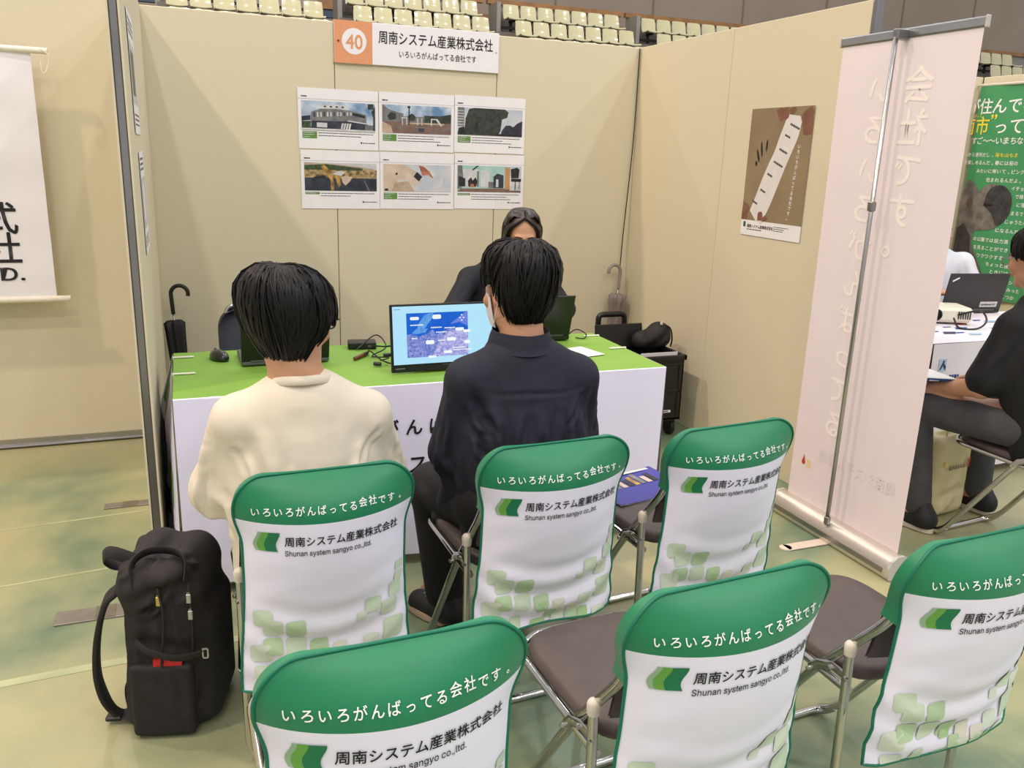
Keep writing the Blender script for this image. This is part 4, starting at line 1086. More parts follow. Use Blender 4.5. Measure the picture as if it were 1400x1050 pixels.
P, F = s.mesh(2); P = folds(P, F, [((-.1, -.05, .02), (.05, -.05, .12), .02, .006), ((0, -.06, .02), (.1, -.03, .12), .015, -.006)])
t = thing('black_pouch', 'black cloth bag slumped on top of the crate against the right wall', 'bag', (2.46, 4.10, .458))
mesh_obj('pouch', P, F, mat('pouch_cloth', (22, 22, 24), .7, noise=.2, nscale=20, bump=.1), t)
mb = MB(); mb.tube(smooth_path([(.04, 0, .145), (.10, -.02, .12), (.115, -.03, .06), (.11, -.03, .01)]), .005, M_black, n=6); mb.build('strap', t, smooth=True)
mb = MB(); mb.box((.045, -.02, .148), (.016, .01, .02), M_capw, bev=.003); ob = mb.build('buckle', t)

# ------------------------------------------------------------------ roll-up banner stand, seen from behind
t = thing('banner_stand', 'white roll-up banner stand seen from behind at the right of the booth', 'banner stand', (2.43, 2.49, 0))
M_bann = mat('banner_film', (242, 228, 230), .45, noise=.01, nscale=6, transl=.18)
M_bword = mat('banner_show_through', (250, 240, 234), .45, noise=.01)
hw_, zb, zt = .318, .075, 1.955
mb = MB()
fbn = lambda e: (lambda u, v: (.012-e+.003*math.sin(v*2.2), -u, v))      # u runs towards the viewer's right
mb.grid(np.linspace(-hw_, hw_, 8), np.linspace(zb, zt, 24), fbn(0), M_bann)
mir = lambda cx, e: (lambda x, y: fbn(e)(cx-x, y))
for i, ch in enumerate('会社です。'): mb.text(ch, 0, 1.735-.145*i+(.03 if ch == '。' else 0), .135, mir(.085 if ch != '。' else .04, .0015), M_bword, bold=.02, anchor='c')
for i, ch in enumerate('いろいろがんばってる'): mb.text(ch, 0, 1.735-.145*i, .125, mir(-.095, .0015), M_bword, bold=.02, anchor='c')
mb.text('周南システム産業', 0, .30, .06, mir(.26, .0015), mat('banner_grey_show_through', (232, 220, 220), .5, noise=.01), width=.42, bold=.02)
M_red = mat('mark_red', (196, 60, 40), .5, noise=.05); M_yel = mat('mark_yellow', (232, 206, 120), .5, noise=.05)
mb.poly([(-.245+.011*math.cos(a), .262+.012*math.sin(a)) for a in np.linspace(0, 2*math.pi, 14)[:-1]], fbn(.0016), M_red); mb.poly([(-.252, .27), (-.238, .27), (-.243, .298)], fbn(.0016), M_red)
for k in range(3): mb.rect(-.225, .246+.012*k, -.195-.004*k, .253+.012*k, fbn(.0016), M_yel)
mb.build('graphic', t, smooth=True)
mb = MB(); prof = [(-.045, .004), (-.052, .02), (-.052, .05), (-.040, .078), (-.018, .094), (.012, .096), (.036, .085), (.05, .06), (.05, .02), (.044, .004)]
n = len(prof); Pv = [(x, -hw_-.022, z) for x, z in prof]+[(x, hw_+.022, z) for x, z in prof]
mb.add(Pv, [(i, (i+1) % n, n+(i+1) % n, n+i) for i in range(n)], mat('stand_aluminium', (216, 208, 196), .34, .7, noise=.04, nscale=6))
bs = mb.build('base', t, smooth=True, sharp=35)
for s in (-1, 1):
    mb = MB()
    mb.add([(x*1.03, s*(hw_+.022), z*1.02) for x, z in prof]+[(x*1.03, s*(hw_+.034), z*1.02) for x, z in prof], [tuple(range(n)), tuple(range(2*n-1, n-1, -1))]+[(i, (i+1) % n, n+(i+1) % n, n+i) for i in range(n)], mat('end_cap', (196, 192, 186), .45, .2, noise=.04))
    mb.build('end_cap', bs)
mb = MB(); mb.box((-.0535, 0, .035), (.003, hw_*2, .020), M_darkalu); mb.build('groove', bs)
mb = MB(); mb.box((-.12, 0, .004), (.24, .05, .006), mat('foot_pale', (222, 206, 190), .5, .1, noise=.04), bev=.002); mb.lathe([(.025, 0), (.025, .006)], mat('foot_pale', (222, 206, 190)), c=(-.24, 0, .001), n=18); mb.build('foot', t)
mb = MB(); mb.tube([(-.046, 0, .08), (-.042, 0, 1.945)], .0085, M_alu, n=12); pl = mb.build('pole', t, smooth=True)
mb = MB(); mb.box((-.044, 0, 1.36), (.024, .026, .035), M_darkalu, bev=.004); mb.build('pole_joint', pl)
mb = MB(); mb.box((-.045, 0, .10), (.022, .022, .035), M_darkalu, bev=.004); mb.build('pole_socket', pl)
mb = MB(); mb.box((.010, 0, 1.962), (.016, hw_*2+.014, .034), M_alu, bev=.005); tr = mb.build('top_rail', t)
mb = MB(); mb.box((-.020, 0, 1.955), (.055, .028, .036), M_darkalu, bev=.004); mb.build('pole_hook', tr)
for s in (-1, 1):
    mb = MB(); mb.box((.010, s*(hw_+.009), 1.962), (.02, .006, .038), mat('end_cap', (196, 192, 186)), bev=.002); mb.build('rail_end', tr)

# ------------------------------------------------------------------ backpack on the floor
M_bag = mat('backpack_nylon', (30, 26, 26), .75, noise=.15, nscale=30, bump=.12, bscale=260)
M_web = mat('backpack_webbing', (36, 33, 32), .8, noise=.1, nscale=60)
M_zip = mat('zip_metal', (206, 176, 110), .3, .8, noise=.1); M_zip2 = mat('zip_silver', (190, 190, 186), .3, .8, noise=.1)
t = thing('backpack', 'black backpack standing on the floor left of the cream T-shirt chair', 'backpack', (-.090, 2.215, 0), rad(-14))
s = SDF((-.22, -.24, -.02), (.24, .24, .66), .006)
s.rbox((.0, 0, .25), (.105, .155, .25), .05, .02, R=roty(rad(3)))
s.rbox((.09, .0, .20), (.05, .13, .19), .04, .03)
s.cone((-.05, -.10, .49), (-.05, .10, .49), .06, .06, .05); s.cone((.03, -.10, .50), (.05, .10, .49), .05, .05, .04)
s.ell((.02, -.12, .52), (.06, .05, .035), .02)
s.ell((0, 0, .55), (.03, .09, .03), .02, sub=True)
s.below(.002)
P, F = s.mesh(2)
P = folds(P, F, [((-.10, -.16, .33), (.12, -.16, .29), .018, -.006), ((-.02, -.17, .45), (-.05, -.17, .1), .012, -.006), ((.03, -.17, .46), (.06, -.17, .28), .014, .006), ((-.08, -.14, .45), (.08, -.14, .52), .015, -.007), ((.0, -.16, .22), (.1, -.15, .05), .02, .007), ((-.10, .0, .40), (-.10, -.1, .1), .03, .008)])
P = folds(P, F, drapes(P, 9, [((-.08, -.15, .42), (.10, -.15, .44), .02, 10, .010, .006, (.08, 0, .07)), ((-.08, -.15, .30), (.10, -.15, .08), .03, 10, .011, .005, (.03, 0, .12)), ((-.06, -.10, .54), (.08, -.08, .53), .03, 9, .009, .007, (.07, .05, .0)), ((-.1, -.08, .4), (-.1, .05, .2), .02, 7, .011, .006, (0, .05, .10))]))
bod = mesh_obj('body', P, F, M_bag, t)
for z, m, x, y in ((.47, M_zip, .01, -.160), (.47, M_zip2, .085, -.15), (.42, M_zip2, .088, -.155)):
    mb = MB(); mb.box((x, y-.006, z-.012), (.013, .005, .03), m, bev=.002); mb.tube([(x, y-.004, z+.008), (x, y-.004, z-.002)], .004, m, n=8); mb.build('zip_pull', t)
mb = MB()
for path in ([(.01, -.165, .50), (.02, -.168, .40), (.0, -.168, .20)], [(.085, -.150, .50), (.09, -.156, .38), (.085, -.156, .24)]): mb.tube(smooth_path(path), .0035, M_web, n=6)
mb.build('zip', t, smooth=True)
s = SDF((-.14, -.24, -.02), (.16, -.10, .32), .005); s.rbox((.0, -.155, .13), (.085, .018, .12), .016, .01); s.below(.003)
P, F = s.mesh(1); P = folds(P, F, [((-.06, -.175, .2), (.06, -.175, .06), .02, .006), ((.04, -.175, .22), (.06, -.175, .1), .012, -.005)]); mesh_obj('side_pocket', P, F, M_bag, t)
mb = MB(); mb.box((.02, -.160, .252), (.075, .012, .030), mat('red_card', (196, 30, 34), .5, noise=.05), R=roty(rad(4))); ob = mb.build('card_in_pocket', t); ob['label'] = 'red edge showing in the side pocket'
mb = MB(); mb.tube(smooth_path([(-.06, -.160, .325), (-.02, -.180, .305), (.05, -.185, .285), (.115, -.165, .285)]), .013, M_web, n=8, flat=(V(0, 0, 1), .002)); mb.tube(round_corners([(.115, -.166, .30), (.128, -.166, .30), (.128, -.166, .27), (.115, -.166, .27), (.115, -.166, .30)], .004, 2), .003, M_zip2, n=6)
mb.build('compression_strap', t, smooth=True, sharp=60)
def strap(y, out, wd, nm, low):
    p = smooth_path([(-.07, y, .53), (-.10, y-.01, .52), (-.115, y-.012, .46), (-.15-out*.4, y-.02, .42), (-.185-out, y-.02, .30), (-.195-out, y-.02, .17), (-.175-out*.8, y-.015, .07), (-.145-out*.6, y, low), (-.11, y+.01, .03)], 6)
    r = np.interp(np.linspace(0, 1, len(p)), [0, .1, .3, .7, .8, 1], [wd*.9, wd, wd, wd*.9, wd*.5, wd*.45])
    mb = MB(); mb.tube(p, r, M_bag, n=12, flat=(V(.25, 1, 0), .0085)); mb.build('shoulder_strap', t, smooth=True, sharp=70)
t.scale = (.94, .95, .87)
strap(-.075, -.005, .034, 'near', .02); strap(.085, -.06, .03, 'far', .03)
mb = MB(); mb.tube(smooth_path([(-.08, -.05, .53), (-.14, -.05, .555), (-.17, -.02, .52), (-.16, .03, .47), (-.10, .05, .46)]), .018, M_web, n=8, flat=(V(0, .4, 1), .003)); mb.build('haul_loop', t, smooth=True, sharp=60)
mb = MB(); mb.tube(smooth_path([(-.05, -.155, .49), (-.06, -.13, .555), (-.03, -.09, .575), (.03, -.08, .57), (.07, -.11, .555), (.075, -.15, .51)]), .016, M_web, n=8, flat=(V(0, 1, .3), .003)); mb.build('top_strap', t, smooth=True, sharp=60)
mb = MB(); mb.box((-.16, -.085, .020), (.045, .03, .016), M_black, bev=.004); mb.tube([(-.15, -.085, .02), (-.10, -.10, .03)], .012, M_web, n=6, flat=(V(0, 1, 0), .002)); mb.build('buckle', t)
mb = MB(); mb.tube(smooth_path([(-.105, -.06, .16), (-.125, -.075, .12), (-.12, -.085, .06), (-.10, -.09, .03)]), .012, M_web, n=8, flat=(V(0, 1, 0), .002)); mb.build('waist_strap', t, smooth=True)
# ------------------------------------------------------------------ people
M_skin = mat('skin', (198, 148, 116), .5, noise=.04, nscale=18, bump=.03, bscale=300)
M_hair = mat('hair_black', (14, 11, 10), .46, noise=.25, nscale=40, spec=.3)
M_hairb = mat('hair_dark_brown', (30, 19, 16), .36, noise=.25, nscale=40, spec=.5)
M_eye = mat('eye_white', (226, 220, 214), .25, noise=.02); M_iris = mat('iris', (40, 26, 18), .2, noise=.1)
M_lip = mat('lip', (178, 104, 92), .45, noise=.04)
M_tee = mat('tee_cotton', (226, 214, 194), .85, noise=.02, nscale=14, bump=.12, bscale=420, sheen=.1)
M_navy = mat('navy_shirt', (27, 29, 44), .8, noise=.1, nscale=30, bump=.15, bscale=500)
M_trou = mat('black_trousers', (17, 16, 18), .8, noise=.15, nscale=25, bump=.1, bscale=300)
M_suit = mat('suit_cloth', (20, 21, 32), .75, noise=.1, nscale=30, bump=.08, bscale=500)
M_blouse = mat('blouse_white', (226, 224, 226), .7, noise=.02)
M_btee = mat('black_tee', (15, 15, 16), .85, noise=.12, nscale=20, bump=.1, bscale=400)
M_jean = mat('grey_jeans', (72, 71, 74), .85, noise=.14, nscale=18, bump=.15, bscale=500)
M_wshirt = mat('white_shirt', (220, 222, 232), .75, noise=.02, bump=.05, bscale=300)
M_shoe = mat('shoe_black', (26, 25, 25), .6, noise=.15); M_sole = mat('shoe_sole', (206, 178, 150), .6, noise=.05); M_solew = mat('shoe_sole_white', (216, 206, 192), .6, noise=.05)
M_glass = mat('glasses_frame', (24, 22, 24), .3, noise=.1); M_lens = mat('glasses_lens', (190, 200, 205), .05, noise=.02, transl=.0)
M_mask = mat('mask_white', (226, 220, 224), .75, noise=.02, bump=.05, bscale=300)
HR = {'cran': None}
def frame(yaw, pitch, tilt=0):
    """head axes: +y forward; yaw turns left (+) about z, pitch nods forward"""
    return rotz(rad(yaw)) @ rotx(rad(-pitch)) @ roty(rad(tilt))
def add_head(s, C, R, sc=1.0):
    T = lambda *p: C + R @ (np.array(p)*sc)
    E = lambda c, r, k=.012, sub=False: s.ell(T(*c), np.array(r)*sc, k*sc, R=R, sub=sub)
    E((0, -.012, .030), (.075, .094, .086), .02)
    E((0, .030, -.030), (.060, .064, .085), .03)
    s.cone(T(-.04, .02, -.078), T(0, .072, -.098), .022*sc, .018*sc, .02); s.cone(T(.04, .02, -.078), T(0, .072, -.098), .022*sc, .018*sc, .02)
    E((0, .078, .014), (.052, .020, .012), .012)
    for a in (-1, 1):
        E((a*.032, .100, -.004), (.017, .015, .010), .008, True)
        E((a*.032, .082, -.004), (.015, .012, .012), .004)
        E((a*.040, .070, -.035), (.022, .022, .022), .015)
        E((a*.077, -.008, -.014), (.009, .020, .032), .008); E((a*.084, -.006, -.010), (.006, .012, .020), .006, True); E((a*.075, -.004, -.036), (.007, .009, .011), .006)
        E((a*.011, .104, -.036), (.008, .009, .007), .006)
    s.cone(T(0, .094, .002), T(0, .112, -.030), .007*sc, .011*sc, .010)
    E((0, .098, -.060), (.022, .009, .005), .006); E((0, .096, -.069), (.018, .009, .006), .006)
    return T
def add_hand(s, wrist, d, up, side, curl=.5, sc=1.0, spread=.12):
    """palm from the wrist along d, back of the hand towards up; the thumb on the given side (+1: along up x d)"""
    d = nrm(d); up = nrm(np.asarray(up, float)-d*(np.asarray(up, float) @ d)); w = np.cross(up, d)*side
    wrist = np.asarray(wrist, float)
    for k in range(4):
        f = (k-1.5)/1.5
        s.cone(wrist+w*(.014*f), wrist+d*.088*sc+w*(.030*f)*sc, .016*sc, .0115*sc, .012)
    for k, L in enumerate((.072, .080, .074, .058)):
        f = (1.5-k)/1.5; b = wrist+d*.086*sc+w*.031*f*sc; dd = nrm(d+w*spread*f); a = 0
        for j, (fr_, r0, r1) in enumerate(((.44, .0092, .0086), (.32, .0086, .0080), (.24, .0080, .0068))):
            a += curl*(.55, .8, .5)[j]; dv = dd*math.cos(a)-up*math.sin(a); e = b+dv*L*fr_*sc
            s.cone(b, e, r0*sc, r1*sc, .004); b = e
    b = wrist+d*.022*sc+w*.022*sc-up*.006; dv = nrm(d*.62+w*.75-up*.25)
    m = b+dv*.042*sc; s.cone(b, m, .0150*sc, .0105*sc, .012); dv2 = nrm(d*.9+w*.35-up*(.2+.4*curl)); e = m+dv2*.030*sc; s.cone(m, e, .0105*sc, .0095*sc, .004); s.cone(e, e+nrm(dv2-up*.2*curl)*.024*sc, .0095*sc, .0075*sc, .004)
def shoe(parent, toe, heel, h=.075, w=.044, sole=M_sole, nm='shoe'):
    toe, heel = np.asarray(toe, float), np.asarray(heel, float); L = np.linalg.norm((toe-heel)[:2]); d = nrm(np.append((toe-heel)[:2], 0)); z0 = min(toe[2], heel[2])
    lo = np.minimum(toe, heel)-.09; hi = np.maximum(toe, heel)+.14; lo[2] = z0-.02
    s = SDF(lo, hi, .0045)
    s.cone(heel+d*.04+V(0, 0, .045), toe-d*.05+V(0, 0, .03), .046, .040, .02); s.cone(heel+d*.04+V(0, 0, .06), heel+d*.06+V(0, 0, .095), .042, .042, .03); s.below(z0+.020)
    P, F = s.mesh(2); o = mesh_obj(nm, P, F, M_shoe, parent)
    n = np.cross(V(0, 0, 1), d); pts = []
    for k in range(24):
        a = 2*math.pi*k/24; x, y = math.cos(a), math.sin(a)
        pts.append((heel+toe)/2*V(1, 1, 0)+d*x*(L/2+.004)*abs(1)+n*math.copysign(abs(y)**.7, y)*(.044-.006*(x < -.2)))
    mb = MB(); P = [p+V(0, 0, z0+.002) for p in pts]+[p+V(0, 0, z0+.024) for p in pts]; k = 24
    mb.add(P, [tuple(range(k-1, -1, -1)), tuple(range(k, 2*k))]+[(i, (i+1) % k, k+(i+1) % k, k+i) for i in range(k)], sole); mb.build('sole', o, smooth=True, sharp=50)
    mb = MB()
    for j in range(4):
        c = heel+d*(L*.48+.022*j)+V(0, 0, .093-.011*j); mb.tube([c-n*.022-V(0, 0, .006), c+V(0, 0, .004), c+n*.022-V(0, 0, .006)], .0028, M_solew, n=6)
    mb.build('laces', o, smooth=True)
    return o
def eyes(parent, T, R, sc=1.0):
    for a in (-1, 1):
        mb = MB(); mb.lathe([(.0115*math.sin(t)*sc, .0115*math.cos(t)*sc) for t in np.linspace(.02, math.pi-.02, 10)], M_eye, c=T(a*.032, .081, -.004), n=14)
        e = mb.build('eye', parent, smooth=True)
        mb = MB(); mb.lathe([(.0055*sc, 0), (.005*sc, .0012*sc), (.001*sc, .0018*sc)], M_iris, c=T(a*.032, .0915, -.005), n=14, R=R @ rotx(-math.pi/2)); mb.build('iris', e, smooth=True)
        mb = MB(); p = [T(a*(.014+.009*j), .1005-.0012*j*j, .014+.004*math.sin(j*.8)) for j in range(5)]; mb.tube(p, [.0025*sc, .0033*sc, .003*sc, .0025*sc, .0012*sc], M_hair, n=6); mb.build('eyebrow', parent, smooth=True)
    mb = MB(); mb.tube([T(x, .1055-abs(x)*.15, -.0645) for x in (-.02, -.01, 0, .01, .02)], [.002*sc, .004*sc, .0045*sc, .004*sc, .002*sc], M_lip, n=8); mb.build('lips', parent, smooth=True)
def hair(parent, C, R, prof, end, n, seed, m, sc=1.0, back=.02, lw=.0095, lift=.006, ysc=1.12, crown=(0, -.03), jag=.06, swirl=.5, ycen=-.012):
    """scalp shell plus tapered locks that run from the crown down; end(az) is how far down the profile each side goes (az = 0 at the face)"""
    rng = random.Random(seed); prof = np.array(prof)*sc; tt = np.linspace(0, 1, len(prof))
    def pt(t, az, e=0.0):
        r = np.interp(t, tt, prof[:, 0]); z = np.interp(t, tt, prof[:, 1])
        r1 = np.interp(min(t+.02, 1), tt, prof[:, 0])-np.interp(max(t-.02, 0), tt, prof[:, 0]); z1 = np.interp(min(t+.02, 1), tt, prof[:, 1])-np.interp(max(t-.02, 0), tt, prof[:, 1])
        nn = nrm((-z1, r1)) if t > .04 else (0, 1); r2 = r+nn[0]*e; z2 = z+nn[1]*e
        k = max(0, 1-t*1.7)
        return C + R @ V(r2*math.sin(az)+crown[0]*k, r2*math.cos(az)*ysc+ycen*sc+crown[1]*k, z2)
    mb = MB(); na = 72; nr = 22
    for lay, e in ((0, -.004), (1, -.012)):
        Pv = []; Fc = []
        for j in range(nr):
            for i in range(na):
                az = 2*math.pi*i/na; Pv.append(pt(end(az)*j/(nr-1), az, e*(1 if j < nr-2 else 1.6)))
        for j in range(nr-1):
            for i in range(na):
                q = (j*na+i, j*na+(i+1) % na, (j+1)*na+(i+1) % na, (j+1)*na+i); Fc.append(q if lay else q[::-1])
        mb.add(Pv, Fc, m)
    for _ in range(n):
        az = rng.uniform(0, 2*math.pi); te = end(az)*(1+rng.uniform(-jag, jag)); t0 = te*rng.choice([0.01, .03, .06, .1, .2, .3, .42])*rng.uniform(.6, 1.2)
        k = 8; path = []; sw = rng.uniform(-.15, .15)*swirl; stray = rng.random() < .06; L0 = rng.uniform(0, lift)*(1.5 if stray else 1); tip = rng.uniform(-.3, 1.0)*(2.2 if stray else 1); sw *= (2.2 if stray else 1)
        for j in range(k):
            f = j/(k-1); t = t0+(te-t0)*f
            path.append(pt(min(t, 1.0), az+sw*f+.06*math.sin(f*3+az*5)*swirl, L0*math.sin(math.pi*min(f*.9+.08, 1))+lift*.35*tip*f*f-.004*(1-f)**2))
        w = lw*rng.uniform(.6, 1.25)*sc*(.45 if stray else 1)
        ctr = C; dirs = []
        for p in path: dirs.append(nrm(np.cross(nrm(p-ctr), nrm(path[-1]-path[0]))))
        mb.tube(path, [w*.5, w*.9, w, w, w*.95, w*.8, w*.55, w*.12], m, n=6, flat=(np.array(dirs), .0022*sc), caps=False)
    return mb.build('hair', parent, smooth=True)
def glasses(parent, T, R, frame=M_glass):
    mb = MB()
    for a in (-1, 1):
        c = V(a*.033, .112, -.006)
        pts = [T(c[0]+.024*math.copysign(abs(math.cos(t))**.7, math.cos(t)), c[1]-.10*max(0, abs(c[0]+.024*math.cos(t))-.03), c[2]+.019*math.copysign(abs(math.sin(t))**.75, math.sin(t))) for t in np.linspace(0, 2*math.pi, 25)[:-1]]
        mb.tube(pts, .0019, frame, n=6, closed=True)
    mb.tube([T(-.010, .112, .0), T(0, .116, .003), T(.010, .112, .0)], .0018, frame, n=6)
    g = mb.build('glasses', parent, smooth=True)
    for a in (-1, 1):
        mb = MB(); mb.tube([T(a*.057, .109, .002), T(a*.076, .09, .002), T(a*.081, .03, .0), T(a*.083, -.005, -.002), T(a*.080, -.022, -.022)], .0022, frame, n=6); mb.build('temple', g, smooth=True)
def body_obj(s, label, P=None):
    P, F = s.mesh(1)
    o = mesh_obj('person', P, F, M_skin)
    return tag(o, label, 'person')

# --- the person in the cream T-shirt (front left chair), head turned towards the monitor
def person_cream():
    C = V(.222, 1.975, 1.118); R = frame(-38, 8)
    hip = V(.262, 1.985, .575); neck = V(.235, 1.945, .968)
    shL, shR = V(.088, 1.955, .897), V(.390, 1.955, .886); elL, elR = V(.040, 2.03, .660), V(.444, 2.06, .655); wrL, wrR = V(.12, 2.26, .645), V(.36, 2.29, .645)
    kn = [V(.155, 2.42, .555), V(.365, 2.42, .555)]; an = [V(.165, 2.36, .09), V(.36, 2.36, .09)]
    s = SDF((-.15, 1.7, .0), (.62, 2.62, 1.28), .0055)
    T = add_head(s, C, R, .98)
    s.cone(C+R @ V(0, -.02, -.06), neck+V(0, .005, -.02), .056, .060, .03)
    s.cone(hip, V(.235, 1.965, .80), .125, .13, .04, squash=((0, 1, 0), .75)); s.cone(V(.235, 1.965, .78), V(.235, 1.965, .90), .13, .10, .04, squash=((0, 1, 0), .7))
    for a, b, w, hd in ((shL, elL, wrL, -1), (shR, elR, wrR, 1)):
        s.cone(neck+V(0, .01, -.06), a+V(0, 0, -.012), .042, .034, .04); s.cone(a+V(0, 0, -.012), b, .038, .038, .02); s.cone(b, w, .038, .028, .015)
        d = nrm(w-b); add_hand(s, w, V(-hd*.25, 1, -.12), V(0, .1, 1), -hd, .45)
    for k, a in zip(kn, an): s.cone(hip+V((k[0]-hip[0])*.5, .04, -.01), k, .085, .058, .03); s.cone(k, a, .055, .04, .02); s.cone(a, a+V(0, .12, -.04), .04, .03, .02)
    o = body_obj(s, 'person from behind in cream T-shirt and glasses seated at the left of the table')
    eyes(o, T, R); glasses(o, T, R)
    prof = [(0, .128), (.05, .124), (.082, .102), (.100, .072), (.106, .035), (.104, -.002), (.092, -.032), (.076, -.058), (.061, -.082), (.053, -.098)]
    def end(az):
        c = math.cos(az)
        return .985 if c < -.55 else (.50+(.985-.50)*ss(-c, .16, .58) if c < .15 else .50+.05*ss(c, .3, .7))
    hair(o, C+V(.006, 0, 0)+R @ V(0, -.004, .002), R, prof, end, 1700, 3, M_hair, .94, lift=.013, ysc=1.05, lw=.005, jag=.10, swirl=1.8, crown=(-.012, -.045))
    # T-shirt
    s = SDF((-.15, 1.72, .42), (.62, 2.35, 1.06), .006)
    tl = V(.250, 1.975, .52)
    s.cone(tl, V(.240, 1.965, .72), .190, .178, .05, squash=((0, 1, 0), .68)); s.cone(V(.240, 1.965, .70), V(.238, 1.958, .835), .178, .158, .05, squash=((0, 1, 0), .64))
    for a, b in ((shL, elL), (shR, elR)):
        s.cone(neck+V((a[0]-neck[0])*.25, .005, -.035), a+V(0, 0, -.006), .050, .052, .045); s.cone(a+V(0, 0, -.008), b+V(0, 0, .03), .056, .066, .03); s.cone(b+V(0, -.005, .04), b+(wrL-elL if a[0] < .2 else wrR-elR)*.22, .064, .060, .025)
    s.cone(neck+V(-.02, .0, -.040), neck+V(.02, .0, -.040), .070, .070, .03)
    P, F = s.mesh(2)
    P = folds(P, F, [((.10, 1.83, .90), (.17, 1.83, .70), .016, .006), ((.06, 1.84, .80), (.13, 1.82, .62), .018, .007), ((.40, 1.84, .86), (.33, 1.82, .68), .016, .006), ((.43, 1.86, .78), (.40, 1.84, .60), .013, -.008), ((.44, 1.88, .74), (.36, 1.83, .70), .012, .007), ((.20, 1.82, .72), (.30, 1.82, .66), .02, .006),
        ((.02, 1.9, .84), (.0, 1.93, .66), .02, -.007), ((.00, 1.92, .72), (.05, 1.9, .60), .016, .008), ((.46, 1.92, .82), (.49, 1.98, .70), .016, -.007), ((.22, 1.82, .94), (.22, 1.82, .86), .03, -.003), ((.10, 1.83, .72), (.12, 1.82, .55), .014, -.006), ((.30, 1.82, .62), (.40, 1.84, .55), .02, .006), ((-.03, 1.96, .62), (.03, 1.94, .58), .012, .006)])
    P = folds(P, F, drapes(P, 2, [((.13, 1.84, .72), (.36, 1.83, .70), .02, 9, .011, .0055, (.03, 0, .16)), ((.39, 1.85, .80), (.42, 1.85, .70), .015, 6, .008, .006, (-.07, 0, -.07)), ((.09, 1.85, .80), (.06, 1.86, .68), .015, 6, .009, .006, (.06, 0, -.08)),
        ((.02, 1.95, .85), (-.02, 1.97, .66), .015, 6, .010, .0055, (.02, 0, .10)), ((.46, 1.96, .84), (.49, 2.0, .68), .015, 6, .010, .0055, (-.02, 0, .10)), ((.12, 1.83, .60), (.40, 1.83, .58), .02, 8, .012, .006, (.10, 0, .03))]))
    tee = mesh_obj('t_shirt', P, F, M_tee, o)
    mb = MB(); ring = []
    for a in np.linspace(0, 2*math.pi, 33)[:-1]: ring.append(neck+V(.069*math.cos(a), .004+.067*math.sin(a), .002-.022*math.sin(a)+.004*abs(math.cos(a))))
    mb.tube(ring, .011, M_tee, n=8, closed=True, flat=(V(0, 0, 1), .0035)); mb.build('collar', tee, smooth=True)
    trousers(o, hip+V(0, .0, -.015), kn, an, M_trou, (-.12, 1.78, .02), (.60, 2.60, .70))
    for k, a in zip((0, 1), an): shoe(o, a+V((.04, .03)[k]*0, .17, -.088), a+V(0, -.085, -.088))
def trousers(o, hip, kn, an, m, lo, hi, wide=1.0, segs=()):
    s = SDF(lo, hi, .007)
    s.cone(hip+V(-.07, 0, 0), hip+V(.07, 0, 0), .125, .125, .03, squash=((0, 0, 1), .85))
    for k, a in zip(kn, an):
        s.cone(hip+V((k[0]-hip[0])*.55, (k[1]-hip[1])*.12, -.01), k, .100*wide, .074*wide, .035); s.cone(k, a+V(0, 0, .015), .073*wide, .062*wide, .025)
    P, F = s.mesh(2); P = folds(P, F, segs)
    return mesh_obj('trousers', P, F, m, o)

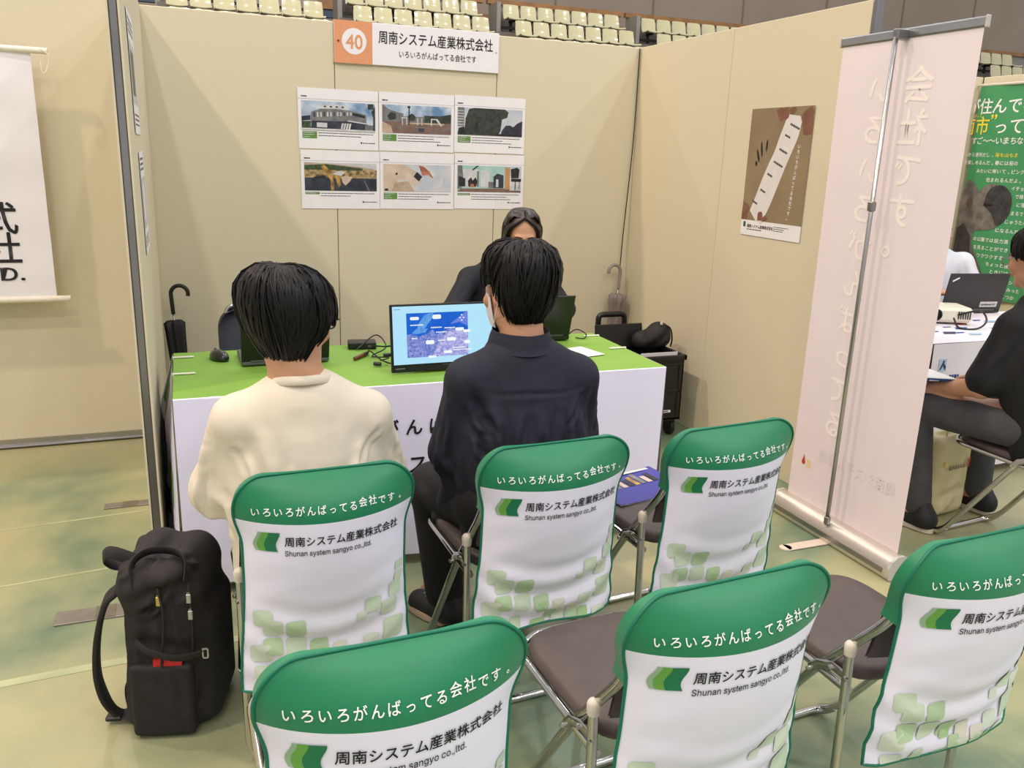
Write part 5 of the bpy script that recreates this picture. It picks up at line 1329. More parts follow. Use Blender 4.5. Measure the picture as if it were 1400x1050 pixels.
# --- the person in the navy shirt (middle chair), mask, looking at the monitor
def person_navy():
    C = V(.826, 2.085, 1.158); R = frame(17, 6)
    hip = V(.85, 2.03, .58); neck = V(.830, 2.045, 1.012)
    shL, shR = V(.682, 2.055, .925), V(1.000, 2.055, .915); elL, elR = V(.664, 2.13, .67), V(1.040, 2.13, .69); wrL, wrR = V(.75, 2.34, .625), V(.96, 2.38, .65)
    kn = [V(.690, 2.40, .478), V(1.00, 2.45, .545)]; an = [V(.728, 2.395, .095), V(.98, 2.42, .095)]
    s = SDF((.48, 1.8, .0), (1.22, 2.72, 1.33), .0055)
    T = add_head(s, C, R, .98)
    s.cone(C+R @ V(0, -.02, -.06), neck+V(0, .01, -.03), .055, .060, .03)
    s.cone(hip, V(.84, 2.05, .82), .12, .13, .04, squash=((0, 1, 0), .75)); s.cone(V(.84, 2.05, .80), V(.84, 2.05, .93), .13, .10, .04, squash=((0, 1, 0), .7))
    for a, b, w, hd in ((shL, elL, wrL, -1), (shR, elR, wrR, 1)):
        s.cone(neck+V(0, .01, -.06), a+V(0, 0, -.012), .042, .034, .04); s.cone(a+V(0, 0, -.012), b, .038, .038, .02); s.cone(b, w, .040, .028, .015)
        add_hand(s, w, V(-hd*.2, 1, -.15), V(0, .1, 1), -hd, .45)
    for k, a in zip(kn, an): s.cone(hip+V((k[0]-hip[0])*.5, .04, -.01), k, .085, .058, .03); s.cone(k, a, .055, .04, .02); s.cone(a, a+V(-.02, .12, -.04), .04, .03, .02)
    o = body_obj(s, 'person from behind in navy shirt and white mask seated facing the monitor')
    eyes(o, T, R)
    prof = [(0, .128), (.045, .126), (.075, .110), (.092, .080), (.099, .045), (.097, .010), (.089, -.022), (.077, -.050), (.064, -.074), (.054, -.094)]
    def end(az):
        c = math.cos(az)
        return .97 if c < -.55 else (.47+(.97-.47)*ss(-c, .12, .55) if c < .1 else .47+.04*ss(c, .3, .7))
    hair(o, C+R @ V(-.004, -.004, .0), R, prof, end, 1600, 8, M_hair, .95, lift=.014, ysc=1.08, jag=.12, swirl=2.0, lw=.0045)
    mb = MB()
    us, vs = np.linspace(-1, 1, 15), np.linspace(0, 1, 9)
    def fmask(u, v, e=0):
        y = .118-.05*u*u-.030*abs(u)**3 + .012*math.sin(math.pi*v)*(1-u*u) - .012*v
        return T(.068*u*(1-.10*v*v), y+e, -.018-.082*v + .006*u*u*(1-2*v))
    mb.grid(us, vs, fmask, M_mask); mb.grid(us, vs, lambda u, v: fmask(u, v, -.002), M_mask, flip=True)
    mk = mb.build('face_mask', o, smooth=True)
    for a in (-1, 1):
        mb = MB(); mb.tube(smooth_path([fmask(a*.97, .08), T(a*.082, .03, .004), T(a*.086, -.012, .018), T(a*.084, -.026, -.010), T(a*.080, -.012, -.045), fmask(a*.97, .92)]), .0016, M_mask, n=6); mb.build('ear_loop', mk, smooth=True)
    # shirt
    s = SDF((.46, 1.82, .40), (1.24, 2.45, 1.12), .006)
    s.cone(V(.85, 2.045, .52), V(.842, 2.05, .74), .186, .182, .05, squash=((0, 1, 0), .66)); s.cone(V(.842, 2.05, .72), V(.84, 2.05, .865), .182, .160, .05, squash=((0, 1, 0), .62))
    for a, b, w in ((shL, elL, wrL), (shR, elR, wrR)):
        s.cone(neck+V((a[0]-neck[0])*.25, .005, -.035), a+V(0, 0, -.004), .050, .054, .045); s.cone(a+V(0, 0, -.008), b+V(0, 0, .03), .058, .066, .035); s.cone(b+V(0, 0, .02), b+(w-b)*.85, .060, .046, .025)
    s.cone(neck+V(-.02, .0, -.040), neck+V(.02, .0, -.040), .064, .064, .03)
    s.cone(V(.685, 2.12, .60), V(.685, 2.27, .44), .050, .04, .05)
    P, F = s.mesh(2)
    P = folds(P, F, [((.70, 1.93, .90), (.74, 1.92, .68), .014, .006), ((.78, 1.92, .84), (.80, 1.92, .62), .016, .008), ((.84, 1.92, .86), (.90, 1.92, .64), .014, .007), ((.92, 1.92, .84), (.95, 1.93, .62), .014, -.006), ((.98, 1.95, .88), (1.0, 1.97, .70), .016, .007), ((.66, 1.98, .92), (.70, 1.95, .78), .013, -.008),
        ((1.03, 2.0, .90), (1.03, 2.03, .74), .014, -.008), ((.62, 2.05, .85), (.62, 2.08, .66), .018, .007), ((.60, 2.08, .70), (.68, 2.04, .62), .014, .007), ((1.06, 2.1, .84), (1.09, 2.12, .7), .014, .006), ((.64, 2.0, .76), (.66, 2.0, .55), .016, -.008),
        ((.68, 1.945, .905), (1.0, 1.945, .895), .006, -.003), ((.72, 1.95, .60), (.86, 1.94, .56), .02, .006)])
    P = folds(P, F, drapes(P, 6, [((.74, 1.93, .76), (.97, 1.93, .74), .02, 12, .010, .006, (.03, 0, .17)), ((.98, 1.95, .84), (1.03, 1.97, .72), .015, 7, .008, .006, (-.06, 0, -.09)), ((.70, 1.95, .84), (.66, 1.97, .70), .015, 8, .009, .0065, (.06, 0, -.10)),
        ((.63, 2.05, .86), (.60, 2.1, .66), .015, 8, .010, .006, (.02, 0, .12)), ((1.05, 2.05, .86), (1.08, 2.1, .70), .015, 6, .010, .006, (-.02, 0, .10)), ((.72, 1.92, .60), (1.0, 1.92, .60), .02, 8, .012, .006, (.12, 0, .03))]))
    sh = mesh_obj('shirt', P, F, M_navy, o)
    mb = MB()
    def col(a, v):      # stand-and-fall collar
        th = math.pi*(1.5+a*.86); rr = .066+.012*math.sin(math.pi*min(v*1.15, 1))+.030*max(0, v-.5)*2; z = (.0+.030*math.sin(min(v*1.6, 1)*math.pi/2))-.056*max(0, v-.42)/.58
        return neck+V(rr*math.cos(th), .016+rr*math.sin(th)*.95, z+.008+.010*abs(a))
    mb.grid(np.linspace(-1, 1, 25), np.linspace(0, 1, 11), col, M_navy); mb.grid(np.linspace(-1, 1, 25), np.linspace(0, 1, 11), lambda a, v: col(a, v)-V(0, 0, .002)+V(0, .002, 0), M_navy, flip=True)
    mb.build('collar', sh, smooth=True)
    trousers(o, hip+V(0, 0, -.015), kn, an, M_trou, (.48, 1.84, .02), (1.24, 2.62, .70), 1.05, [((.60, 2.35, .5), (.72, 2.2, .5), .02, .008), ((.66, 2.34, .35), (.76, 2.34, .2), .02, .008)])
    shoe(o, an[0]+V(-.085, .135, -.092), an[0]+V(.03, -.075, -.092)); shoe(o, an[1]+V(.02, .17, -.092), an[1]+V(0, -.085, -.092))

# --- the person in the dark suit behind the table, long parted hair, looking down
def person_suit():
    C = V(1.537, 3.84, 1.135); R = frame(180-14, 17)
    hip = V(1.50, 4.06, .57); neck = V(1.510, 3.93, 1.000)
    shR, shL = V(1.300, 3.93, .915), V(1.69, 3.92, .905); elR, elL = V(1.165, 3.78, .775), V(1.755, 3.78, .765); wrR, wrL = V(.905, 3.49, .758), V(1.62, 3.62, .768)
    kn = [V(1.40, 3.66, .53), V(1.60, 3.66, .53)]; an = [V(1.41, 3.72, .09), V(1.59, 3.72, .09)]
    s = SDF((.72, 3.38, .0), (1.95, 4.25, 1.30), .0058)
    T = add_head(s, C, R, .96)
    s.cone(C+R @ V(0, -.03, -.05), neck+V(0, -.01, -.03), .047, .05, .03)
    s.cone(hip, V(1.505, 3.97, .80), .12, .115, .04, squash=((0, 1, 0), .75)); s.cone(V(1.505, 3.97, .78), V(1.505, 3.94, .92), .115, .09, .04, squash=((0, 1, 0), .7))
    for a, b, w, hd in ((shR, elR, wrR, 1), (shL, elL, wrL, -1)):
        s.cone(neck+V(0, .0, -.05), a, .042, .042, .04); s.cone(a, b, .040, .036, .02); s.cone(b, w, .034, .024, .015)
        add_hand(s, w, nrm(w-b)*V(1, 1, .1)+V(0, 0, -.16), V(0, 0, 1), hd, .35, .92)
    for k, a in zip(kn, an): s.cone(hip+V((k[0]-hip[0])*.5, -.04, -.01), k, .08, .056, .03); s.cone(k, a, .05, .036, .02); s.cone(a, a+V(0, -.11, -.04), .036, .028, .02)
    o = body_obj(s, 'person in dark suit with long parted hair seated behind the table looking down')
    eyes(o, T, R, .96)
    rng = random.Random(5); mb = MB()
    # long straight hair: locks from the parting over the skull, then straight down
    def lockpath(side, f, spread_):
        root = V(.003*side, .060-.125*f, .098+.022*math.sin(math.pi*min(1, f*1.1+.12))-.004)
        out = V(side*(.070+.014*min(1, f*2)+.004*spread_), .050-.10*f, .038); low = V(side*(.084+.006*spread_), .024-.085*f, -.05)
        top = C+R @ V(side*(.034+.016*f), .063-.115*f, .080+.022*f)
        p = [C+R @ root, top, C+R @ out, C+R @ low]
        q = p[-1].copy()
        # hangs down the chest in front of the shoulders
        for j in range(1, 5): q = q+V((.004*side*-1)*(1 if R[0, 0] > 0 else -1)*0, .012 if j < 2 else .004, -.058+.004*spread_); p.append(q.copy())
        return smooth_path(p, 3)
    for side in (-1, 1):
        for k in range(170):
            f = rng.random(); p = lockpath(side, f, rng.uniform(-1, 1.4)); m_ = len(p)
            p = p + np.array([rng.uniform(-.003, .003) for _ in range(3)]); ctr = C
            dirs = np.array([nrm(np.cross(nrm(x-ctr), nrm(p[min(i+1, m_-1)]-p[max(i-1, 0)]))) for i, x in enumerate(p)])
            w = rng.uniform(.006, .011); mb.tube(p, np.interp(np.linspace(0, 1, m_), [0, .15, .8, 1], [w*.7, w, w, w*.2]), M_hairb, n=6, flat=(dirs, .0025), caps=False)
    us = np.linspace(0, math.pi*2, 49)
    prof = np.array([(0, .116), (.05, .110), (.078, .088), (.089, .055), (.090, .01), (.086, -.05), (.08, -.10)])
    tt = np.linspace(0, 1, len(prof))
    def cap(az, t):
        c = math.cos(az); te = 1.0 if c < .20 else 1.0-.76*ss(c, .20, .62); t = t*te
        r, z = np.interp(t, tt, prof[:, 0]), np.interp(t, tt, prof[:, 1]); return C+R @ V(r*math.sin(az), r*math.cos(az)*1.10-.012, z)
    mb.grid(us, np.linspace(0, 1, 18), cap, M_hairb, flip=True)
    mb.build('hair', o, smooth=True)
    s = SDF((.85, 3.40, .42), (1.95, 4.25, 1.06), .0065)
    s.cone(V(1.50, 4.04, .52), V(1.495, 3.97, .76), .17, .19, .05, squash=((0, 1, 0), .66)); s.cone(V(1.495, 3.97, .74), V(1.495, 3.945, .86), .20, .175, .05, squash=((0, 1, 0), .56))
    for a, b, w in ((shR, elR, wrR), (shL, elL, wrL)):
        s.cone(neck+V((a[0]-neck[0])*.25, .005, -.045), a+V(0, 0, -.008), .046, .048, .04); s.cone(a+V(0, 0, -.006), b, .052, .052, .035); s.cone(b, b+(w-b)*.88, .050, .038, .022)
    s.ell(neck+V(0, -.10, -.02), (.055, .07, .11), .02, sub=True)
    P, F = s.mesh(2); P = folds(P, F, [((1.25, 3.86, .92), (1.18, 3.80, .80), .014, .006), ((1.2, 3.75, .80), (1.26, 3.8, .76), .014, -.006), ((1.74, 3.84, .9), (1.78, 3.78, .8), .014, -.006), ((1.45, 3.84, .9), (1.50, 3.83, .7), .010, .006), ((1.56, 3.84, .9), (1.52, 3.83, .7), .010, .006)])
    mesh_obj('jacket', P, F, M_suit, o)
    s = SDF((1.36, 3.76, .70), (1.66, 4.02, 1.06), .006); s.cone(V(1.508, 3.930, .74), V(1.508, 3.905, .915), .115, .075, .04, squash=((0, 1, 0), .70)); s.cone(neck+V(0, -.020, -.06), neck+V(0, -.012, -.02), .060, .054, .02)
    P, F = s.mesh(2); mesh_obj('blouse', P, F, M_blouse, o)
    trousers(o, hip+V(0, 0, -.01), kn, an, M_suit, (1.2, 3.5, .02), (1.8, 4.25, .70), .9)
    for a in an: shoe(o, a+V(0, -.165, -.088), a+V(0, .08, -.088))

# --- the person in the black T-shirt at the neighbouring booth
def person_black():
    C = V(3.085, 2.325, 1.185); R = frame(4, 10)
    hip = V(3.11, 2.13, .575); neck = V(3.085, 2.27, 1.035)
    shL, shR = V(2.930, 2.25, .935), V(3.25, 2.24, .935); elL, elR = V(2.845, 2.27, .690), V(3.33, 2.30, .68); wrL, wrR = V(2.88, 2.48, .635), V(3.20, 2.52, .64)
    kn = [V(2.85, 2.56, .535), V(3.30, 2.60, .555)]; an = [V(2.88, 2.50, .09), V(3.30, 2.56, .09)]
    s = SDF((2.62, 1.95, .0), (3.50, 2.85, 1.36), .006)
    T = add_head(s, C, R, .98)
    s.cone(C+R @ V(0, -.02, -.06), neck+V(0, .005, -.02), .056, .060, .03)
    s.cone(hip, V(3.09, 2.21, .82), .125, .13, .04, squash=((0, 1, 0), .75)); s.cone(V(3.09, 2.21, .80), V(3.09, 2.25, .93), .13, .10, .04, squash=((0, 1, 0), .7))
    for a, b, w, hd in ((shL, elL, wrL, -1), (shR, elR, wrR, 1)):
        s.cone(neck+V(0, .01, -.06), a+V(0, 0, -.012), .042, .034, .04); s.cone(a+V(0, 0, -.012), b, .038, .040, .02); s.cone(b, w, .041, .028, .015)
        add_hand(s, w, V(-hd*.3, 1, -.1), V(0, .1, 1), -hd, .5)
    for k, a in zip(kn, an): s.cone(hip+V((k[0]-hip[0])*.5, .04, -.01), k, .085, .058, .03); s.cone(k, a, .055, .04, .02); s.cone(a, a+V(-.03, .12, -.04), .04, .03, .02)
    o = body_obj(s, 'person in black T-shirt and glasses seated at the neighbouring booth at right')
    eyes(o, T, R); glasses(o, T, R, mat('glasses_silver', (150, 156, 160), .3, .7, noise=.05))
    prof = [(0, .124), (.045, .121), (.075, .104), (.092, .074), (.098, .040), (.096, .005), (.087, -.028), (.073, -.055), (.061, -.075), (.053, -.088)]
    def end(az):
        c = math.cos(az)
        return .97 if c < -.5 else (.56+(.97-.56)*ss(-c, .0, .5) if c < .1 else .56-.06*ss(c, .1, .6))
    hair(o, C+R @ V(0, -.004, .0), R, prof, end, 900, 11, M_hair, .98, lift=.011, ysc=1.08, jag=.12, swirl=1.6, lw=.005)
    s = SDF((2.66, 1.95, .42), (3.48, 2.6, 1.10), .0065)
    s.cone(V(3.10, 2.12, .51), V(3.085, 2.18, .76), .195, .205, .05, squash=((0, 1, 0), .70)); s.cone(V(3.085, 2.18, .74), V(3.085, 2.24, .87), .205, .165, .05, squash=((0, 1, 0), .62))
    for a, b, w in ((shL, elL, wrL), (shR, elR, wrR)):
        s.cone(neck+V((a[0]-neck[0])*.25, .005, -.040), a+V(0, 0, -.006), .050, .054, .045); s.cone(a+V(0, 0, -.008), b+(a-b)*.14, .060, .072, .035)
    s.cone(neck+V(-.02, .0, -.045), neck+V(.02, .0, -.045), .068, .068, .03)
    P, F = s.mesh(2); P = folds(P, F, [((2.88, 2.2, .9), (2.80, 2.25, .72), .016, .007), ((2.9, 2.14, .85), (2.95, 2.08, .6), .02, .008), ((2.84, 2.3, .80), (2.76, 2.34, .68), .014, -.006)])
    mesh_obj('t_shirt', P, F, M_btee, o)
    trousers(o, hip+V(0, 0, -.015), kn, an, M_jean, (2.62, 1.92, .02), (3.52, 2.80, .70), 0.88, [((2.92, 2.4, .56), (3.0, 2.25, .56), .02, .007), ((2.86, 2.5, .5), (2.9, 2.35, .46), .016, .006)])
    shoe(o, an[0]+V(-.03, .16, -.088), an[0]+V(.01, -.085, -.088), sole=M_solew); shoe(o, an[1]+V(-.02, .16, -.088), an[1]+V(.01, -.085, -.088), sole=M_solew)

# --- the person in white behind the neighbouring table
def person_white():
    C = V(4.375, 4.02, 1.150); R = frame(180+40, 12)
    hip = V(4.50, 4.10, .575); neck = V(4.43, 4.05, 1.000)
    shR, shL = V(4.29, 4.04, .945), V(4.66, 4.02, .93); elR, elL = V(4.22, 3.95, .74), V(4.72, 3.92, .74); wrR, wrL = V(4.30, 3.84, .775), V(4.58, 3.80, .775)
    kn = [V(4.40, 3.72, .53), V(4.60, 3.72, .53)]; an = [V(4.40, 3.76, .09), V(4.60, 3.76, .09)]
    s = SDF((4.0, 3.45, .0), (4.95, 4.35, 1.34), .007)
    T = add_head(s, C, R, .97)
    s.cone(C+R @ V(0, -.02, -.06), neck+V(0, -.005, -.02), .052, .056, .03)
    s.cone(hip, V(4.48, 4.07, .90), .125, .11, .04, squash=((0, 1, 0), .75))
    for a, b, w, hd in ((shR, elR, wrR, 1), (shL, elL, wrL, -1)):
        s.cone(neck+V(0, .0, -.05), a, .046, .046, .04); s.cone(a, b, .044, .038, .02); s.cone(b, w, .036, .026, .015); add_hand(s, w, nrm((w-b)*V(1, 1, 0)), V(0, 0, 1), hd, .3, .95)
    for k, a in zip(kn, an): s.cone(hip+V((k[0]-hip[0])*.5, -.04, -.01), k, .085, .058, .03); s.cone(k, a, .053, .038, .02); s.cone(a, a+V(0, -.11, -.04), .036, .028, .02)
    o = body_obj(s, 'person in white shirt half hidden behind the roll-up banner at the neighbouring booth')
    eyes(o, T, R)
    prof = [(0, .124), (.045, .121), (.075, .104), (.090, .074), (.096, .040), (.095, .005), (.088, -.028), (.078, -.055), (.068, -.075), (.062, -.088)]
    def end(az):
        c = math.cos(az); return .97 if c < -.4 else (.58+(.97-.58)*ss(-c, -.1, .4) if c < .1 else .58-.1*ss(c, .1, .6))
    hair(o, C+R @ V(0, -.004, .0), R, prof, end, 240, 21, M_hair, 1.0, lift=.005, ysc=1.08)
    s = SDF((4.0, 3.55, .42), (4.95, 4.35, 1.06), .0075)
    s.cone(V(4.50, 4.09, .50), V(4.48, 4.06, .88), .165, .15, .05, squash=((0, 1, 0), .72))
    for a, b, w in ((shR, elR, wrR), (shL, elL, wrL)):
        s.cone(neck+V((a[0]-neck[0])*.30, .005, -.055), a+V(0, 0, -.010), .052, .060, .045); s.cone(a, b, .062, .058, .04); s.cone(b, b+(w-b)*.3, .056, .05, .02)
    s.cone(neck+V(-.02, .0, -.05), neck+V(.02, .0, -.05), .062, .062, .03)
    P, F = s.mesh(2); P = folds(P, F, [((4.66, 3.95, .9), (4.72, 3.9, .76), .016, .006), ((4.6, 3.95, .95), (4.62, 3.94, .75), .016, -.006)]); mesh_obj('shirt', P, F, M_wshirt, o)
    trousers(o, hip+V(0, 0, -.01), kn, an, M_trou, (4.15, 3.55, .02), (4.85, 4.32, .70), .95)
    for a in an: shoe(o, a+V(0, -.165, -.088), a+V(0, .08, -.088))
person_cream(); person_navy(); person_suit(); person_black(); person_white()
# ------------------------------------------------------------------ chairs of the staff and of the neighbouring booth
M_cnavy = mat('chair_navy', (26, 28, 40), .5, noise=.08)
def plain_chair(lab, loc, rz, cover=False):
    t = thing('folding_chair', lab, 'chair', loc, rad(rz)); chair_frame(t)
    mb = MB()
    def bk(u, v, e=0):
        d = .27*v; r = .10; w = .215 - (r*(1-math.sqrt(max(0, 1-(1-d/r)**2))) if d < r else 0)
        return (u*w, .19*d-.028*(1-u*u)+.014*u**6-e, .785-d)
    m = M_cgreen if cover else M_cnavy
    mb.grid(np.linspace(-1, 1, 17), np.linspace(0, 1, 12), bk, m, flip=True); mb.grid(np.linspace(-1, 1, 17), np.linspace(0, 1, 12), lambda u, v: bk(u, v, -.06-.16*.27*v), m)
    P = [(-1, v) for v in np.linspace(1, 0, 8)]+[(u, 0) for u in np.linspace(-1, 1, 9)]+[(1, v) for v in np.linspace(0, 1, 8)]
    for a, b in zip(P[:-1], P[1:]): mb.add([bk(*a), bk(*b), bk(*b, -.06-.0432*b[1]), bk(*a, -.06-.0432*a[1])], [(0, 1, 2, 3)], m)
    mb.build('backrest_cover' if cover else 'backrest_pad', t, smooth=True, sharp=60)
    return t
plain_chair('dark navy folding chair behind the table, behind the left laptop', (.335, 4.08, 0), 180)
plain_chair('folding chair with dark backrest under the suited person', (1.50, 4.20, 0), 180)
plain_chair('chrome folding chair with green backrest under the person in the black T-shirt', (3.12, 1.915, 0), 5, True)
plain_chair('folding chair under the person in white at the neighbouring booth', (4.50, 4.27, 0), 180)

# ------------------------------------------------------------------ the neighbouring booth at right: table, cloth, laptop, projector
t = thing('folding_table', 'folding table under the white cloth at the neighbouring booth', 'table', (4.18, 3.22, 0))
mb = MB(); mb.box((0, 0, .683), (1.76, .60, .028), M_top, bev=.006); mb.build('table_top', t)
for sx in (-1, 1):
    mb = MB(); mb.tube([(sx*.78, .2, .67), (sx*.78, .2, .02)], .014, M_alu); mb.tube([(sx*.78, -.2, .67), (sx*.78, -.2, .02)], .014, M_alu); mb.tube([(sx*.78, -.26, .02), (sx*.78, .26, .02)], .016, M_alu); mb.build('leg_frame', t, smooth=True, sharp=50)
mb = MB(); A0, A1, B0, B1 = 3.275, 5.08, 2.905, 3.535
M_ncl = mat('neighbour_cloth', (232, 226, 232), .7, noise=.02, nscale=8)
xs2 = np.linspace(A0, A1, 30)
mb.grid(xs2, np.linspace(B0, B1, 10), lambda x, y: (x, y, .7025+.001*math.sin(x*9)*math.sin(y*8)+.001), M_ncl)
nf = lambda e: (lambda x, z: (x, B0-.004-e-.02*(.7-z)*(1+.5*math.sin(x*12)), z))
mb.grid(xs2, np.linspace(.7025, .05, 14), nf(0), M_ncl, flip=True)
mb.grid(np.linspace(B0, B1, 12), np.linspace(.7025, .05, 12), lambda y, z: (A0-.003-.02*(.7-z)*(1+.5*math.sin(y*15)), y, z), M_ncl)
mb.grid(np.linspace(B0, B1, 12), np.linspace(.7025, .05, 12), lambda y, z: (A1+.003, y, z), M_ncl, flip=True); mb.grid(xs2, [.7025, .3], lambda x, z: (x, B1+.003, z), M_ncl)
P_lb = mat('logo_blue', (40, 90, 180), .5, noise=.05); P_ld = mat('logo_navy', (22, 38, 80), .5, noise=.05); P_lo = mat('logo_orange', (210, 130, 70), .5, noise=.05); P_lp = mat('logo_pale', (176, 200, 226), .5, noise=.04)
for i, (x, z, k) in enumerate([(3.345, .598, 0), (3.43, .515, 1), (3.60, .61, 2), (3.31, .50, 3), (3.72, .50, 0), (3.9, .6, 1), (3.5, .40, 0), (3.36, .36, 2), (4.1, .5, 0), (4.3, .61, 1)]):
    g = nf(.002); h = nf(.0026)
    if k == 0: mb.rect(x-.025, z-.03, x+.025, z+.03, g, P_lp); mb.poly([(x-.02, z-.026), (x-.008, z-.02), (x+.012, z+.02), (x+.002, z+.024)], h, P_ld); mb.poly([(x+.002, z-.005), (x+.018, z-.026), (x+.022, z-.01), (x+.008, z+.01)], h, P_ld)
    elif k == 1:
        for j in range(4): mb.rect(x-.032+.017*j, z-.032, x-.019+.017*j, z+.032, g, P_lb if j % 2 else P_ld)
        mb.rect(x-.032, z-.006, x+.032, z+.002, h, P_lp)
    elif k == 2: mb.rect(x-.03, z-.02, x+.03, z+.02, g, P_lo)
    else: mb.rect(x-.012, z-.02, x+.012, z+.02, g, M_red)
gt = lambda e: (lambda x, y: (x, y, .7055+e))
for i, (x, y) in enumerate([(3.75, 3.18), (3.70, 3.05), (3.86, 3.28), (3.58, 3.1), (4.0, 3.1), (4.1, 3.3), (3.5, 3.3), (3.95, 3.42)]):
    mb.poly([(x-.05, y-.02), (x+.02, y-.03), (x+.06, y+.01), (x-.01, y+.025)], gt(0), [P_lb, P_lp, M_red, P_ld][i % 4]); mb.poly([(x-.08, y+.03), (x-.03, y+.03), (x-.02, y+.045), (x-.07, y+.05)], gt(0), P_lb)
tag(mb.build('tablecloth', smooth=True, sharp=50), 'white tablecloth with small coloured logos at the neighbouring booth', 'tablecloth')
def st2(ld, R, w, h, th):
    mb = MB(); fl = lambda e: (lambda u, v: tuple(R @ V(u, -.0032-e, v)+V(0, .004, th-.002)))
    mb.rect(w*.13, .02, w*.42, .052, fl(0), mat('label_grey', (190, 188, 184), .5, noise=.03)); mb.text('dynabook PC', w*.15, .030, .02, fl(.0004), M_ink, width=w*.24, bold=.03); ob = mb.build('label', ld); ob['label'] = 'grey label with black lettering'
    mb = MB(); mb.poly([(-w*.44, h-.05), (-w*.34, h-.03), (-w*.34, h-.02), (-w*.44, h-.04)], fl(.0004), M_white); mb.build('mark', ld)
laptop('black laptop with a grey label on the white table at right', (4.20, 3.515, .7075), -8, .40, .225, 10, base=M_dark, sticker=st2)
t = thing('projector', 'white projector with black cable on the neighbouring table', 'projector', (3.80, 3.36, .7072), rad(-24))
M_proj = mat('projector_shell', (232, 226, 206), .4, noise=.03)
mb = MB(); mb.box((0, 0, .048), (.26, .20, .08), M_proj, bev=.016); mb.build('body', t)
mb = MB()
for k in range(6): mb.box((.05+.012*k, -.101, .05), (.005, .004, .04), M_black)
mb.build('vent', t)
mb = MB(); mb.lathe([(.03, 0), (.032, .01), (.024, .012), (.02, .004)], M_black, c=(-.07, -.10, .05), n=20, R=rotx(math.pi/2)); mb.build('lens', t, smooth=True, sharp=40)
mb = MB(); mb.box((.07, .04, .089), (.07, .05, .004), M_capw, bev=.001); mb.build('button_panel', t)
for sx in (-1, 1):
    mb = MB(); mb.lathe([(.012, 0), (.012, .01)], M_black, c=(sx*.1, 0, 0), n=10); mb.build('foot', t)
mb = MB(); mb.tube(smooth_path([(3.80, 3.25, .76), (3.86, 3.19, .79), (3.93, 3.20, .77), (3.88, 3.14, .74), (3.80, 3.12, .712), (3.72, 3.16, .712), (3.74, 3.22, .75)], 8), .005, M_black, n=8)
tag(mb.build('projector_cable', smooth=True), 'black cable looped in front of the white projector', 'cable')
mb = MB(); mb.box((0, 0, .012), (.30, .22, .022), mat('paper_yellow', (232, 226, 170), .6, noise=.03), bev=.003)
o = tag(mb.build('paper_stack', loc=(4.72, 3.40, .7075)), 'pale yellow paper stack on the white table right of the laptop', 'paper'); o.rotation_euler.z = rad(10)
mb = MB(); mb.box((0, 0, .006), (.22, .30, .010), P_lb, bev=.002); mb.box((.015, -.02, .0125), (.21, .29, .003), M_white); 
o = tag(mb.build('document_folder', loc=(2.83, 2.60, .660)), 'blue folder with white paper on the lap of the person in black', 'folder'); o.rotation_euler = (rad(-6), 0, rad(-28))
# carrier bag on the floor
t = thing('carrier_bag', 'cream plastic carrier bag with small red mark on the floor under the person in black', 'bag', (3.10, 2.60, 0), rad(8))
s = SDF((-.17, -.13, -.02), (.17, .13, .46), .006); s.rbox((0, 0, .19), (.125, .065, .19), .045, .02); s.ell((0, 0, .39), (.08, .02, .03), .02, sub=True); s.below(.002)
P, F = s.mesh(2); P = folds(P, F, [((-.1, -.07, .1), (.1, -.07, .13), .02, -.008), ((-.06, -.07, .02), (.02, -.07, .12), .018, .007), ((.08, -.07, .35), (.07, -.07, .1), .014, .006)]); bg = mesh_obj('body', P, F, mat('bag_plastic', (222, 206, 160), .45, noise=.03, nscale=8, bump=.05), t)
mb = MB(); fb2 = lambda u, v: (u, -.0745, v)
mb.text('RAMAR', -.06, .232, .035, fb2, P_txt, width=.11, bold=.01)
for k in range(5): mb.rect(.062, .232+.009*k, .085, .237+.009*k, fb2, M_red)
mb.poly([(-.082+.012*math.cos(a), .26+.014*math.sin(a)) for a in np.linspace(0, 2*math.pi, 12)[:-1]], fb2, M_yel); mb.build('print', t)
mb = MB(); mb.tube(smooth_path([(-.05, -.03, .37), (-.04, -.03, .43), (.04, -.03, .43), (.05, -.03, .37)]), .008, MATS['bag_plastic'], n=6, flat=(V(1, 0, 0), .001)); mb.build('handle', t, smooth=True)

# ------------------------------------------------------------------ the green cloth banner on the far side wall
t = thing('cloth_banner', 'green cloth banner with white lettering and an elephant photo at right', 'banner', (5.47, 4.3, 0))
M_gb = mat('banner_green', (66, 148, 96), .65, noise=.05, nscale=3); M_by = mat('banner_yellow', (236, 220, 70), .6, noise=.03)
Yl, Yr, Zt, Zb = 4.80, 3.55, 2.09, .60
fg = lambda e: (lambda u, v: (-.012*math.sin(u*7+.5)*(.3+.7*(Zt-v))-.006*math.sin(u*17+v*3)-e-.012, Yl-u-4.3, v))
mb = MB(); mb.grid(np.linspace(0, Yl-Yr, 24), np.linspace(Zb, Zt, 20), fg(0), M_gb); mb.grid(np.linspace(0, Yl-Yr, 24), np.linspace(Zb, Zt, 20), fg(-.003), M_gb, flip=True)
U = lambda y: Yl-y
M_el = mat('elephant_grey', (126, 120, 116), .65, c2=(92, 86, 84), nscale=16); M_el2 = mat('elephant_dark', (64, 62, 64), .65, c2=(42, 40, 42), nscale=20); M_el3 = mat('elephant_brown', (104, 88, 76), .65, c2=(78, 66, 60), nscale=12)
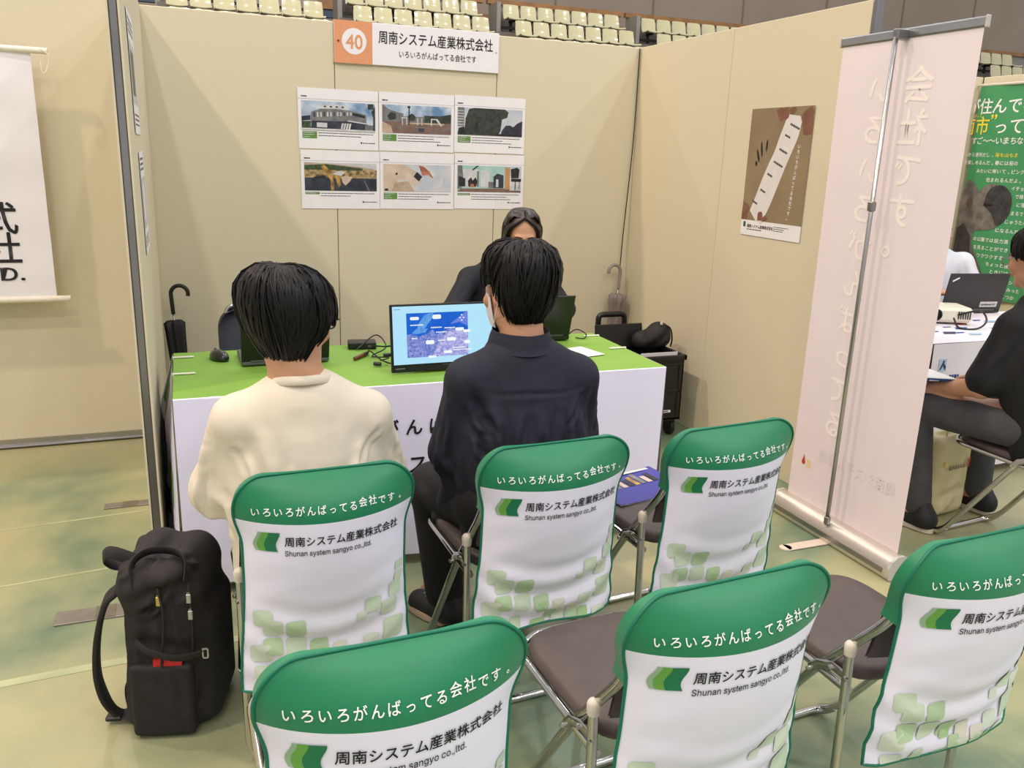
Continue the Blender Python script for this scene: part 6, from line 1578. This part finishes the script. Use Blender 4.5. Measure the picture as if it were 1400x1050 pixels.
def fan(path, e, m, c):
    p = [c]+[tuple(q[:2]) for q in path]; k = len(p)-1
    ring = [((c[0]+a)/2, (c[1]+b)/2) for a, b in p[1:]]
    mb.add([fg(e)(*q) for q in [c]+ring+p[1:]], [(0, 1+i, 1+(i+1) % k) for i in range(k)]+[(1+i, 1+k+i, 1+k+(i+1) % k, 1+(i+1) % k) for i in range(k)], m)
body = smooth_path([(0, .66, 0), (0, 1.36, 0), (.07, 1.42, 0), (.13, 1.36, 0), (.17, 1.28, 0), (.20, 1.16, 0), (.15, 1.05, 0), (.16, .96, 0), (.26, .82, 0), (.30, .70, 0), (.29, .66, 0)], 4)
fan(body, .002, M_el, (.08, 1.0))
trunk = smooth_path([(.06, 1.10, 0), (.08, 1.22, 0), (.12, 1.33, 0), (.20, 1.40, 0), (.28, 1.41, 0), (.36, 1.38, 0), (.41, 1.29, 0), (.39, 1.19, 0), (.31, 1.10, 0), (.20, 1.08, 0), (.12, 1.07, 0)], 4)
fan(trunk, .003, M_el, (.24, 1.24))
fan(smooth_path([(.20, 1.26, 0), (.23, 1.37, 0), (.32, 1.405, 0), (.40, 1.33, 0), (.40, 1.20, 0), (.33, 1.12, 0), (.28, 1.20, 0), (.20, 1.26, 0)], 4), .0042, M_el2, (.32, 1.26))
mb.poly([(0, .66), (0, 1.08), (.05, 1.12), (.13, 1.03), (.14, .94), (.20, .70), (.2, .66)], fg(.0035), M_el2); mb.poly([(.15, .66), (.14, .86), (.18, .92), (.27, .80), (.30, .68), (.29, .66)], fg(.004), M_el3)
mb.poly([(.07+.03*math.cos(a), 1.27+.035*math.sin(a)) for a in np.linspace(0, 2*math.pi, 14)[:-1]], fg(.005), M_el3)
for i, ch in enumerate('が住んでる'): mb.text(ch, -.035+.112*i, 1.905, .115, fg(.002), M_lettw, bold=.016, anchor='c')
for ch, u, v, h, m in (('南', -.06, 1.765, .13, M_by), ('市', .07, 1.765, .13, M_by), ('”', .16, 1.80, .13, M_by), ('っ', .225, 1.765, .11, M_lettw), ('て', .34, 1.765, .12, M_lettw)): mb.text(ch, u, v, h, fg(.002), m, bold=.014, anchor='c')
for i, ch in enumerate('すご〜〜いまちな'): mb.text(ch, .02+.0525*i, 1.69, .055, fg(.002), M_lettw, bold=.014, anchor='c')
mb.text('なんし', -.06, 1.875, .030, fg(.002), M_by, width=.13)
rows = [('らから便利だし、', -.05, 1.60, '海も山もま'), ('を楽しめるんだ。春には桜の', -.04, 1.545, ''), ('みたいに咲いて、ピンク', .09, 1.487, ''), ('包まれるんだよ。', .19, 1.427, ''), ('イチョウ', .388, 1.375, ''), ('で晴れ', .427, 1.32, ''), ('に落ち', .448, 1.265, ''), ('まるで', .415, 1.205, ''), ('じゅうたん', .385, 1.145, ''), ('になるんだ。', .33, 1.08, ''), ('の公園では迫力満', .165, 1.005, ''), ('を見ることができ', .177, .946, ''), ('ワクワクする', .219, .888, ''), ('ちょっと座っ', .304, .836, ''), ('ときには', .344, .785, ''), ('リフレッシ', .357, .724, ''), ('だ。みった', .42, .672, ''), ('湯につか', .42, .62, '')]
for a, u, v, b in rows:
    for i, ch in enumerate(a+b): mb.text(ch, u+.012+.0345*i, v, .033, fg(.002), M_lettw if i < len(a) else M_by, bold=.012, anchor='c')
mb.build('cloth', t, smooth=True)
mb = MB(); mb.tube([(-.014, Yl-4.3+.02, Zt+.005), (-.014, Yr-4.3-.02, Zt+.005)], .010, M_rod, n=10); mb.build('top_rod', t, smooth=True)
